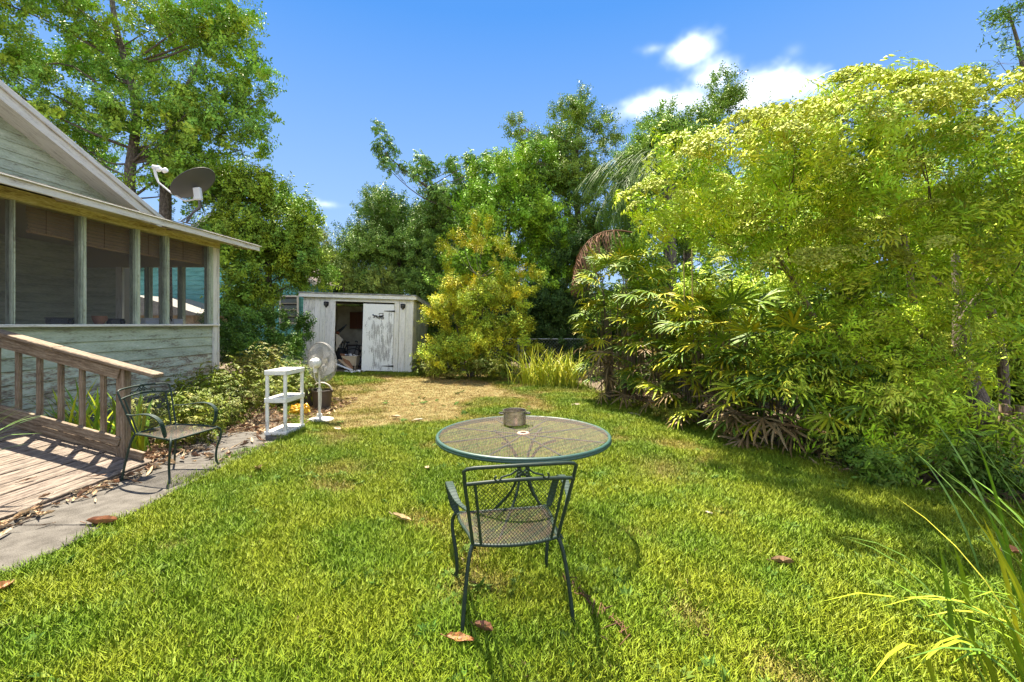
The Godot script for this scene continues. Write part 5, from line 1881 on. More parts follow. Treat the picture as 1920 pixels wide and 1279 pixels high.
func ground_of(p: Vector3) -> Vector3:
	return Vector3(p.x, 0, p.z)

func make_trees() -> void:
	var lf := leafy("leaf", 0.55, 0.95)
	var gloss := leafy("leaf_glossy", 0.45, 0.7)
	var broad := [twig(1, 22, 0.36, 0.11, 0.031), twig(2, 20, 0.32, 0.105, 0.034), twig(3, 22, 0.42, 0.11, 0.03)]
	var small := [twig(11, 34, 0.34, 0.074, 0.02), twig(12, 36, 0.36, 0.07, 0.022), twig(13, 28, 0.4, 0.08, 0.021)]
	var narrow := [twig(21, 12, 0.3, 0.12, 0.018, 0.8, 0.4), twig(22, 12, 0.34, 0.13, 0.016, 0.8, 0.4)]
	var gum_cols := [Color(0.07, 0.14, 0.022), Color(0.1, 0.18, 0.024), Color(0.055, 0.11, 0.02), Color(0.16, 0.19, 0.016), Color(0.12, 0.19, 0.02)]
	# tall tree behind the house
	var o := thing("maple_tree", "tall airy broadleaf tree with grey trunks behind the house roof", "tree", ground_of(P(245, 600, 14.0)))
	var bl := clumps([E(230, 40, 14, 270, 130, 2.4), E(70, 190, 13.6, 160, 140, 2.0), E(330, 190, 14, 150, 140, 2.0), E(440, 140, 14, 90, 110, 1.3), E(130, 330, 14.5, 170, 110, 1.8), E(320, 330, 14.3, 110, 90, 1.4), E(420, 255, 13.8, 80, 60, 1.0), E(410, 20, 13.9, 100, 70, 1.2)], 2.3, 0.5, 0.85, 801)
	limbs(o, [P(243, 690, 14.0) * Vector3(1, 0, 1) + Vector3(0, 0, 0), P(246, 420, 14), P(243, 330, 14), P(255, 200, 14), P(215, 40, 14), P(205, -90, 14)], [0.2, 0.17, 0.15, 0.12, 0.08, 0.03], bl, 802, 4, 0.04)
	var t2 := MB.new()
	t2.tube(curve([P(312, 700, 14.2) * Vector3(1, 0, 1) - o.position, P(310, 400, 14.2) - o.position, P(320, 250, 14.2) - o.position, P(375, 110, 14.1) - o.position], 4), _stretch([0.2, 0.17, 0.12, 0.05], 13), 10)
	part("trunk", t2, bark_mat(), o)
	crown(o, "crown", broad, lf, bl, {"gain": 2.8, "per": 5.2, "cols": gum_cols, "size": Vector2(0.8, 1.35), "sub": 8}, 803)
	# lower tree between house and shed
	o = thing("young_maple", "leafy young tree in front of the turquoise house", "tree", ground_of(P(512, 600, 14.5)))
	bl = clumps([E(500, 350, 14.5, 60, 40, 0.9), E(470, 420, 14.3, 90, 80, 1.3), E(545, 420, 14.5, 40, 70, 0.9), E(520, 490, 14.5, 80, 50, 1.1), E(440, 520, 13.8, 50, 60, 0.9), E(590, 400, 14.6, 15, 12, 0.25), E(430, 360, 14.4, 60, 60, 1.0), E(560, 480, 14.5, 50, 50, 0.8), E(430, 450, 14.0, 45, 60, 0.8), E(590, 520, 14.6, 30, 30, 0.6), E(480, 560, 14.2, 80, 40, 0.8)], 4.0, 0.38, 0.62, 811)
	limbs(o, [ground_of(P(512, 600, 14.5)), P(508, 600, 14.5), P(503, 500, 14.5), P(510, 420, 14.5), P(505, 330, 14.5)], [0.12, 0.11, 0.09, 0.06, 0.02], bl, 812, 2, 0.045)
	crown(o, "crown", broad, lf, bl, {"gain": 2.3, "per": 12.0, "cols": [Color(0.085, 0.15, 0.017), Color(0.12, 0.19, 0.018), Color(0.055, 0.105, 0.016), Color(0.17, 0.2, 0.012)], "size": Vector2(0.75, 1.2)}, 813)
	# shrubs at the foot of it
	for q in [[[E(445, 640, 11.2, 45, 55, 0.5), E(430, 600, 11.6, 40, 50, 0.5)], "dark leafy shrub growing against the porch corner", 821], [[E(520, 650, 11.8, 50, 50, 0.7), E(545, 620, 12.2, 35, 40, 0.5), E(490, 610, 12.6, 40, 35, 0.5)], "dark leafy shrub growing against the shed's left wall", 824]]:
		o = thing("leafy_shrub", q[1], "shrub", ground_of(q[0][0][0]), 0.0, "shrubs between porch and shed")
		bl = clumps(q[0], 7.0, 0.22, 0.36, q[2])
		limbs(o, [ground_of(q[0][0][0]), q[0][0][0]], [0.04, 0.025], bl, q[2] + 1, 3, 0.02)
		crown(o, "crown", broad, lf, bl, {"per": 26.0, "cols": [Color(0.05, 0.1, 0.016), Color(0.08, 0.15, 0.016), Color(0.03, 0.07, 0.013)], "size": Vector2(0.55, 0.85)}, q[2] + 2)
	# dark oak behind the shed
	o = thing("oak_tree", "dense dark oak standing behind the shed's right corner", "tree", ground_of(P(745, 600, 18)))
	bl = clumps([E(745, 440, 18, 85, 90, 1.8), E(710, 500, 17.6, 60, 80, 1.4), E(790, 520, 17.6, 70, 80, 1.4), E(720, 400, 18, 50, 40, 1.0), E(750, 590, 17.6, 90, 60, 1.4), E(825, 420, 17.8, 60, 70, 1.4), E(670, 470, 17.8, 30, 60, 0.9)], 2.4, 0.5, 0.8, 831)
	limbs(o, [ground_of(P(745, 600, 18)), P(750, 560, 18), P(745, 440, 18)], [0.18, 0.14, 0.06], bl, 832, 3, 0.06)
	crown(o, "crown", small, gloss, bl, {"gain": 3.1, "per": 14.0, "cols": [Color(0.04, 0.075, 0.015), Color(0.06, 0.1, 0.018), Color(0.085, 0.125, 0.02)], "size": Vector2(0.9, 1.4)}, 833)
	# small-leaved hedge shrub over the shed roof
	for q in [[645, 530, 17.2, 50, 35, "grey green shrub rising over the shed roof beside the turquoise house", 841], [720, 535, 17.0, 60, 32, "grey green shrub rising over the middle of the shed roof", 844]]:
		o = thing("hedge_shrub", q[5], "shrub", ground_of(P(q[0], 600, q[2])), 0.0, "shrubs rising over the shed roof")
		bl = clumps([E(q[0], q[1], q[2], q[3], q[4], 0.9), E(q[0], q[1] + 60, q[2], q[3], 40, 0.8)], 3.0, 0.35, 0.55, q[6])
		limbs(o, [ground_of(P(q[0], 600, q[2])), P(q[0], q[1], q[2])], [0.08, 0.03], bl, q[6] + 1, 3, 0.03)
		crown(o, "crown", small, lf, bl, {"gain": 2.2, "per": 18.0, "cols": [Color(0.07, 0.11, 0.025), Color(0.11, 0.15, 0.03), Color(0.15, 0.18, 0.03)], "size": Vector2(0.8, 1.2)}, q[6] + 2)
	# far tree crowns beyond
	for q in [[632, 500, 32, 40, 40, "far yellow green tree between the turquoise house and the oak", 851], [585, 455, 34, 22, 28, "far tree crown rising behind the turquoise house roof", 854]]:
		o = thing("distant_tree", q[5], "tree", ground_of(P(q[0], 600, q[2])))
		bl = clumps([E(q[0], q[1], q[2], q[3], q[4], 1.5), E(q[0], q[1] + 50, q[2], q[3], 40, 1.4)], 1.6, 0.6, 0.9, q[6])
		limbs(o, [ground_of(P(q[0], 600, q[2])), P(q[0], q[1], q[2])], [0.2, 0.05], bl, q[6] + 1, 3, 0.06)
		crown(o, "crown", broad, lf, bl, {"per": 9.0, "cols": [Color(0.13, 0.17, 0.03), Color(0.18, 0.2, 0.04)], "size": Vector2(1.0, 1.6)}, q[6] + 2)
	# light feathery tree leaning out over the oak
	o = thing("feathery_tree", "slender light green tree leaning left above the oak", "tree", ground_of(P(880, 600, 17)))
	bl = clumps([E(720, 275, 16.6, 30, 40, 0.6), E(745, 330, 16.6, 60, 32, 0.8), E(800, 330, 16.8, 40, 30, 0.7), E(860, 310, 17, 30, 40, 0.7), E(870, 370, 17, 50, 50, 1.0), E(820, 370, 16.9, 50, 35, 0.8), E(900, 320, 17, 40, 40, 0.8), E(705, 245, 16.6, 14, 16, 0.3)], 3.0, 0.28, 0.48, 861)
	limbs(o, [ground_of(P(890, 600, 17)), P(890, 500, 17), P(870, 390, 17), P(800, 350, 16.8), P(735, 300, 16.6)], [0.14, 0.12, 0.08, 0.05, 0.02], bl, 862, 1, 0.03)
	crown(o, "crown", [pinnate_shoot(31, 4, 0.3, 0.28, 5, 0.09, 0.02), pinnate_shoot(32, 4, 0.32, 0.3, 5, 0.09, 0.022)], lf, bl, {"gain": 2.2, "per": 6.0, "cols": [Color(0.07, 0.13, 0.03), Color(0.1, 0.17, 0.03)], "size": Vector2(0.75, 1.1)}, 863)
	# central tall tree with climbing leaves
	o = thing("tall_tree", "tall dark tree with broken top in the middle of the tree row", "tree", ground_of(P(1080, 600, 16.5)))
	bl = clumps([E(1085, 210, 16.5, 45, 40, 1.0), E(1070, 290, 16.3, 70, 70, 1.4), E(1090, 370, 16, 60, 70, 1.3), E(990, 310, 16.6, 50, 70, 1.0), E(975, 240, 16.8, 18, 25, 0.5), E(1130, 250, 16.6, 25, 40, 0.6), E(1110, 450, 15.8, 70, 80, 1.2)], 2.6, 0.4, 0.66, 871)
	limbs(o, [ground_of(P(1080, 600, 16.5)), P(1085, 450, 16.5), P(1080, 330, 16.5), P(1090, 180, 16.5)], [0.16, 0.13, 0.08, 0.02], bl, 872, 2, 0.06)
	crown(o, "crown", small, gloss, bl, {"gain": 3.1, "per": 13.0, "cols": [Color(0.05, 0.085, 0.016), Color(0.075, 0.12, 0.018), Color(0.11, 0.14, 0.02)], "size": Vector2(0.9, 1.4)}, 873)
	o = thing("bright_tree", "bright green bushy tree between the oak and the tall dark tree", "tree", ground_of(P(950, 600, 15.5)))
	bl = clumps([E(950, 340, 15.5, 90, 65, 1.4), E(1010, 330, 15.6, 60, 60, 1.2), E(900, 400, 15.6, 70, 60, 1.3), E(1010, 420, 15, 80, 70, 1.3), E(950, 470, 15.2, 110, 70, 1.3), E(880, 480, 15.6, 60, 60, 1.2), E(920, 560, 15.8, 110, 70, 1.2), E(1040, 540, 15.6, 90, 70, 1.2)], 2.6, 0.45, 0.72, 881)
	limbs(o, [ground_of(P(950, 600, 15.5)), P(955, 500, 15.5), P(950, 360, 15.5)], [0.12, 0.1, 0.04], bl, 882, 3, 0.05)
	crown(o, "crown", broad, lf, bl, {"gain": 2.9, "per": 10.0, "cols": [Color(0.08, 0.15, 0.015), Color(0.12, 0.2, 0.017), Color(0.15, 0.2, 0.015), Color(0.055, 0.1, 0.015)], "size": Vector2(0.8, 1.25)}, 883)
	# dark thicket by the fence, under the dead frond
	o = thing("dark_thicket", "dark glossy evergreen thicket behind the chain link fence", "shrub", ground_of(P(1040, 600, 15)))
	bl = clumps([E(1050, 560, 14.9, 70, 70, 0.9), E(1000, 600, 15, 90, 60, 0.8), E(1090, 620, 14.8, 60, 60, 0.8), E(1110, 480, 14.8, 90, 60, 1.0), E(930, 590, 15.4, 90, 60, 0.9), E(850, 600, 16, 60, 60, 0.8), E(960, 640, 14.9, 110, 40, 0.6), E(960, 668, 14.8, 120, 28, 0.5), E(1080, 668, 14.7, 90, 28, 0.5), E(850, 660, 15.5, 60, 30, 0.5), E(1080, 640, 14.8, 80, 40, 0.6), E(1150, 600, 13.5, 60, 80, 0.8)], 3.6, 0.35, 0.55, 891)
	limbs(o, [ground_of(P(1040, 600, 15)), P(1045, 560, 15)], [0.1, 0.06], bl, 892, 4, 0.03)
	crown(o, "crown", small, gloss, bl, {"per": 22.0, "cols": [Color(0.03, 0.06, 0.016), Color(0.045, 0.085, 0.02), Color(0.06, 0.1, 0.022)], "size": Vector2(0.8, 1.2)}, 893)
	# tree crown behind the elder, under the cloud
	o = thing("backdrop_tree", "dark tree rising behind the elder bushes under the cloud", "tree", ground_of(P(1290, 600, 14)))
	bl = clumps([E(1290, 260, 14, 110, 60, 1.3), E(1350, 210, 14, 45, 30, 0.7), E(1200, 290, 14.2, 60, 60, 1.1), E(1250, 380, 13.6, 120, 80, 1.3), E(1180, 330, 13.9, 70, 70, 1.1), E(1345, 165, 14, 10, 22, 0.2), E(1400, 240, 13.8, 60, 40, 0.8)], 2.8, 0.4, 0.66, 901)
	limbs(o, [ground_of(P(1290, 600, 14)), P(1290, 450, 14), P(1310, 300, 14), P(1345, 200, 14)], [0.14, 0.12, 0.07, 0.02], bl, 902, 2, 0.05)
	crown(o, "crown", small, gloss, bl, {"gain": 3.1, "per": 14.0, "cols": [Color(0.055, 0.095, 0.016), Color(0.08, 0.13, 0.018), Color(0.11, 0.15, 0.02)], "size": Vector2(0.9, 1.3)}, 903)
	# dense green filling the back of the border
	for q in [[1180, 540, 11.5, 110, 110, "dense green shrub behind the lady palms at the back of the border", 911], [1400, 560, 9.2, 160, 170, "dense green shrub behind the lady palms beneath the elder", 914], [1700, 560, 6.6, 260, 260, "dense green shrub in the shade behind the elder trunks", 917], [1960, 560, 6.0, 200, 280, "dense green shrub at the yard edge behind the rotting stump", 920]]:
		o = thing("border_shrub", q[5], "shrub", ground_of(P(q[0], 600, q[2])), 0.0, "dense shrubs at the back of the border")
		bl = clumps([E(q[0], q[1], q[2], q[3], q[4], 0.9)], 4.0, 0.34, 0.55, q[6])
		limbs(o, [ground_of(P(q[0], 600, q[2])), P(q[0], q[1], q[2])], [0.09, 0.04], bl, q[6] + 1, 4, 0.03)
		crown(o, "crown", broad, lf, bl, {"gain": 2.4, "per": 18.0, "cols": [Color(0.07, 0.12, 0.015), Color(0.1, 0.165, 0.016), Color(0.14, 0.19, 0.016)], "size": Vector2(0.7, 1.1)}, q[6] + 2)
	# the wood beyond the fence
	var far := [[660, 560, 24, 60, 90, "farthest dark tree beyond the shed's roof"], [800, 450, 22, 70, 90, "slim dark tree in the wood between the oak and the feathery tree"], [860, 450, 23, 110, 140, "broad dark tree in the wood behind the feathery tree"], [1060, 420, 22, 120, 180, "broad dark tree in the wood behind the tall dark tree"], [1250, 400, 20, 130, 170, "broad dark tree in the wood behind the feather palm"], [1480, 400, 17, 160, 170, "broad dark tree in the wood behind the first elder bush"], [1780, 430, 14, 190, 210, "broad dark tree in the wood behind the tallest elder bush"], [2050, 430, 12, 160, 230, "broad dark tree in the wood beyond the yard edge"]]
	for i in far.size():
		var q: Array = far[i]
		o = thing("wood_tree", q[5], "tree", ground_of(P(q[0], 600, q[2])), 0.0, "trees of the wood beyond the fence")
		bl = clumps([E(q[0], q[1], q[2], q[3], q[4], 1.4), E(q[0], 580, q[2], q[3] * 1.1, 60, 1.2)], 1.1, 0.6, 0.95, 1700 + i)
		limbs(o, [ground_of(P(q[0], 600, q[2])), P(q[0], q[1], q[2])], [0.2, 0.06], bl, 1710 + i, 4, 0.05)
		crown(o, "crown", broad, lf, bl, {"gain": 2.0, "per": 8.0, "cols": [Color(0.04, 0.075, 0.014), Color(0.06, 0.105, 0.016), Color(0.085, 0.13, 0.018)], "size": Vector2(1.0, 1.7)}, 1720 + i)
	# low wild hedge closing the view under the wood
	var hedge := [[815, 610, 16.5, 55, 55, "wild hedge bush in the gap between the shed and the golden shrub"], [900, 590, 19.5, 70, 50, "wild hedge bush behind the golden shrub"], [1010, 590, 19, 80, 55, "wild hedge bush behind the middle of the chain link fence"], [1130, 590, 17.5, 80, 60, "wild hedge bush behind the tallest lady palm"], [1270, 600, 13, 120, 70, "wild hedge bush behind the lady palm with bare canes"], [1450, 610, 10.5, 140, 90, "wild hedge bush in the shade behind the low lady palms"], [1650, 640, 8.4, 160, 100, "wild hedge bush in the shade behind the leaning trunk"], [1880, 640, 7.2, 190, 130, "wild hedge bush in the shade behind the rotting stump"]]
	for i in hedge.size():
		var q: Array = hedge[i]
		o = thing("wild_hedge", q[5], "shrub", ground_of(P(q[0], 600, q[2])), 0.0, "wild hedge bushes under the wood")
		bl = clumps([E(q[0], q[1], q[2], q[3], q[4], 0.7), E(q[0], 590 + 900 / q[2], q[2] - 0.2, q[3] * 1.1, 480 / q[2], 0.7)], 3.2, 0.4, 0.6, 1750 + i)
		limbs(o, [ground_of(P(q[0], 600, q[2])), P(q[0], q[1], q[2])], [0.06, 0.03], bl, 1760 + i, 4, 0.03)
		crown(o, "crown", broad, lf, bl, {"gain": 2.0, "per": 17.0, "cols": [Color(0.04, 0.075, 0.014), Color(0.06, 0.105, 0.016), Color(0.085, 0.13, 0.018)], "size": Vector2(0.9, 1.4)}, 1770 + i)
	# yellow-tipped shrub by the shed
	o = thing("golden_shrub", "yellow and orange tipped shrub beside the shed's right wall", "shrub", ground_of(P(890, 700, 12.6)))
	bl = clumps([E(900, 555, 12.6, 85, 65, 0.9), E(860, 590, 12.4, 60, 60, 0.7), E(960, 560, 12.8, 55, 60, 0.7), E(885, 640, 12.4, 90, 50, 0.7), E(950, 630, 12.5, 70, 55, 0.6), E(840, 650, 12.3, 45, 40, 0.5), E(890, 675, 12.2, 100, 25, 0.5)], 6.0, 0.3, 0.46, 931)
	var bt := clumps([E(890, 450, 12.8, 80, 40, 0.7), E(845, 530, 12.4, 50, 30, 0.5), E(970, 515, 12.7, 50, 25, 0.5), E(930, 480, 12.8, 60, 30, 0.5)], 6.0, 0.16, 0.3, 932)
	limbs(o, [ground_of(P(885, 700, 12.6)), P(888, 640, 12.6), P(900, 520, 12.7)], [0.07, 0.05, 0.02], bl + bt, 933, 2, 0.025)
	crown(o, "crown", small, lf, bl, {"gain": 2.6, "per": 15.0, "cols": [Color(0.12, 0.17, 0.015), Color(0.17, 0.2, 0.014), Color(0.09, 0.13, 0.015), Color(0.27, 0.23, 0.01)], "size": Vector2(0.7, 1.1), "lift": 0.6}, 934)
	for i in 5:
		var gs := MB.new()
		var gx := -0.7 + 0.32 * i
		gs.tube(curve([Vector3(gx * 0.25, 0, 0), Vector3(gx * 0.6, 1.1, 0.05), Vector3(gx, 2.3, 0.1)], 4), _stretch([0.03, 0.022, 0.008], 9), 6)
		part("stem", gs, bark_mat(), o)
	crown(o, "golden_shoots", small, lf, bt, {"gain": 2.0, "per": 9.0, "cols": [Color(0.28, 0.23, 0.01), Color(0.22, 0.23, 0.012), Color(0.15, 0.2, 0.014), Color(0.19, 0.22, 0.012)], "size": Vector2(0.6, 1.0), "lift": 0.7}, 935)
	make_elder(lf)
	make_palms(lf)
	make_small_plants(lf)

func make_elder(lf: Material) -> void:
	var shoots := [pinnate_shoot(41, 8, 0.4, 0.2, 3, 0.085, 0.0115), pinnate_shoot(42, 7, 0.36, 0.22, 2, 0.1, 0.0125), pinnate_shoot(43, 9, 0.46, 0.18, 3, 0.07, 0.009), pinnate_shoot(44, 6, 0.3, 0.2, 2, 0.09, 0.012), twig(45, 22, 0.4, 0.09, 0.009, 0.9, 0.4), twig(46, 16, 0.34, 0.06, 0.012, 0.9, 0.2)]
	var cols := [Color(0.12, 0.2, 0.0138), Color(0.172, 0.25, 0.0138), Color(0.086, 0.16, 0.0149), Color(0.232, 0.28, 0.0138), Color(0.258, 0.27, 0.0345)]
	var heads := [umbel(51, 0.13), umbel(52, 0.17)]
	var fm := leafy("elder_flower", 0.6, 0.4)
	var sets := [
		[Vector3(4.6, 0, -6.2), [E(1390, 330, 5.3, 170, 90, 0.7), E(1520, 320, 5.0, 130, 100, 0.7), E(1280, 400, 5.9, 110, 65, 0.7), E(1450, 440, 5.6, 150, 70, 0.6), E(1430, 300, 4.25, 140, 75, 0.5)], "elder bush arching over the lady palms with pale yellow flower heads", 56],
		[Vector3(4.9, 0, -5.6), [E(1700, 245, 4.5, 120, 75, 0.6), E(1640, 360, 4.6, 150, 120, 0.6), E(1560, 500, 5.0, 120, 100, 0.5), E(1600, 195, 4.7, 70, 45, 0.4), E(1650, 270, 4.0, 130, 100, 0.5)], "tallest elder bush, full of pale yellow flower heads", 64],
		[Vector3(5.3, 0, -4.9), [E(1840, 320, 3.9, 130, 140, 0.55), E(1910, 420, 3.7, 130, 150, 0.55), E(1800, 470, 4.2, 130, 120, 0.5), E(1960, 240, 3.8, 100, 120, 0.5)], "elder bush with large bright leaves by the rotting stump", 30],
		[Vector3(4.6, 0, -5.4), [E(1620, 640, 5.0, 120, 90, 0.45), E(1740, 640, 4.6, 110, 100, 0.4), E(1560, 760, 4.9, 60, 70, 0.3), E(1690, 780, 4.5, 110, 90, 0.35), E(1900, 640, 4.1, 70, 80, 0.3), E(1600, 830, 4.7, 70, 50, 0.3), E(1800, 840, 4.3, 90, 60, 0.3), E(1480, 700, 5.3, 70, 60, 0.3)], "low elder branches hanging to the lawn's shaded edge", 0],
		[Vector3(5.4, 0, -7.0), [E(1500, 480, 7.0, 170, 150, 0.6), E(1680, 450, 6.3, 170, 170, 0.6), E(1860, 480, 5.6, 170, 200, 0.6), E(1380, 560, 7.4, 130, 90, 0.5), E(1780, 650, 5.6, 170, 130, 0.5)], "elder bush of the second rank filling the hedge behind the others", 10],
	]
	var sd := 1001
	for q in sets:
		var r := rg(sd)
		var o := thing("elder_bush", q[2], "shrub", q[0], 0.0, "elder bushes along the lawn")
		var bl := clumps(q[1], 6.5, 0.26, 0.42, sd)
		var top: Vector3 = q[1][0][0] + Vector3(0.3, -0.2, -0.5)
		limbs(o, [q[0], q[0].lerp(top, 0.35) + Vector3(0.15, 0.2, 0), q[0].lerp(top, 0.75) + Vector3(0.05, 0.15, 0), top], [0.05, 0.042, 0.03, 0.012], bl, sd + 1, 3, 0.018)
		crown(o, "crown", shoots, lf, bl, {"gain": 2.6, "per": 14.0 if q[3] > 0 else 18.0, "cols": cols, "size": Vector2(0.5, 0.92), "lift": 0.35, "sub": 5, "shell": 0.4}, sd + 2)
		for i in int(q[3]):
			var e: Array = q[1][i % q[1].size()]
			var d := Vector3(r.randf_range(-1, 0.8), r.randf_range(0.0, 1.0), r.randf_range(0.0, 1.2)).normalized()
			var p: Vector3 = e[0] + d * e[1] * r.randf_range(0.95, 1.12)
			var n := (d + Vector3.UP * 1.3).normalized()
			var hd := put_mesh("flower_head", heads[i % 2], fm, o)
			var x := n.cross(ru(r)).normalized()
			var s := r.randf_range(0.7, 1.25)
			hd.transform = Transform3D(Basis(x * s, n * s, x.cross(n) * s), p - o.position)
		sd += 10
	# tall shoot at the frame's upper right
	var o := thing("feathery_tree", "fine leaved dark tree top rising above the elder flowers", "tree", Vector3(8.2, 0, -7.4))
	var bl := clumps([E(1890, 50, 7.4, 45, 60, 0.5), E(1960, 80, 7.4, 70, 80, 0.6), E(1870, 110, 7.3, 25, 25, 0.3)], 5.0, 0.22, 0.36, 1101)
	limbs(o, [o.position, P(1940, 300, 7.4), P(1915, 110, 7.4), P(1890, 20, 7.4)], [0.09, 0.07, 0.03, 0.01], bl, 1102, 1, 0.02)
	crown(o, "crown", [twig(61, 12, 0.26, 0.09, 0.014, 0.8, 0.3)], lf, bl, {"per": 12.0, "cols": [Color(0.0688, 0.14, 0.023), Color(0.103, 0.18, 0.023)], "size": Vector2(0.7, 1.1)}, 1103)

# ---------------------------------------------------------------- palms
func fan_leaf(sd: int, pet: float, seg: float, n: int, cols: Array) -> ArrayMesh:
	var r := rg(sd)
	var b := MB.new()
	b.col = cols[0]
	var hub := Vector3(0, pet * 0.35, pet)
	b.tube(curve([Vector3.ZERO, Vector3(0, pet * 0.28, pet * 0.5), hub], 3), 0.004, 4, false)
	for i in n:
		var a := (i / float(n - 1) - 0.5) * 3.5 + r.randf_range(-0.06, 0.06)
		var d := Vector3(sin(a), 0.12 * cos(a) + r.randf_range(-0.08, 0.08), cos(a)).normalized()
		var l := seg * (1.0 - 0.2 * absf(a) / 1.75) * r.randf_range(0.88, 1.08)
		var w := seg * 0.044 * r.randf_range(0.8, 1.15)
		var s := d.cross(Vector3.UP).normalized()
		b.col = cols[r.randi() % cols.size()] * r.randf_range(1.15, 1.65)
		var dr := r.randf_range(0.1, 0.38)
		var p0 := hub
		var p1 := hub + d * l * 0.35 + Vector3.DOWN * l * 0.02
		var p2 := hub + d * l * 0.72 + Vector3.DOWN * l * dr * 0.4
		var p3 := hub + d * l * 0.97 + Vector3.DOWN * l * dr
		b.strap([p0, p1, p2, p3], [0.004, w, w * 0.9, w * 0.25], s, 0.35)
	return b.mesh()

func frond(sd: int, ln: float, arch: float, ll: float, n: int, cols: Array, hang: float) -> ArrayMesh:
	# pinnate frond growing along +Z, rising first and arching down
	var r := rg(sd)
	var b := MB.new()
	var at := func(t: float) -> Vector3: return Vector3(0, ln * (0.55 * t - arch * t * t), ln * (t - 0.28 * arch * t * t))
	b.col = cols[0]
	var pts := []
	for i in 11:
		pts.append(at.call(i / 10.0))
	b.tube(pts, _stretch([0.018, 0.012, 0.004], 11), 5, false)
	for i in n:
		var t := 0.14 + 0.86 * i / n
		var p: Vector3 = at.call(t)
		var tg: Vector3 = (Vector3(at.call(t + 0.02)) - p).normalized()
		for s in [-1.0, 1.0]:
			var side: Vector3 = Vector3.RIGHT * s
			var d := (side * r.randf_range(0.4, 1.0) + tg * r.randf_range(0.3, 0.9) + Vector3.UP * r.randf_range(-0.4, 0.45)).normalized()
			var l := ll * sin(PI * (0.18 + 0.78 * t)) * r.randf_range(0.8, 1.1)
			b.col = cols[r.randi() % cols.size()] * r.randf_range(1.5, 2.0)
			var h := hang * r.randf_range(0.7, 1.2)
			var q1 := p + d * l * 0.4 + Vector3.DOWN * l * 0.12 * h
			var q2 := p + d * l * 0.72 + Vector3.DOWN * l * 0.45 * h
			var q3 := p + d * l * 0.85 + Vector3.DOWN * l * 0.85 * h
			b.strap([p, q1, q2, q3], [0.004, 0.0065, 0.005, 0.001], (d.cross(Vector3.UP).normalized() + rv(r) * 0.5).normalized())
	return b.mesh()

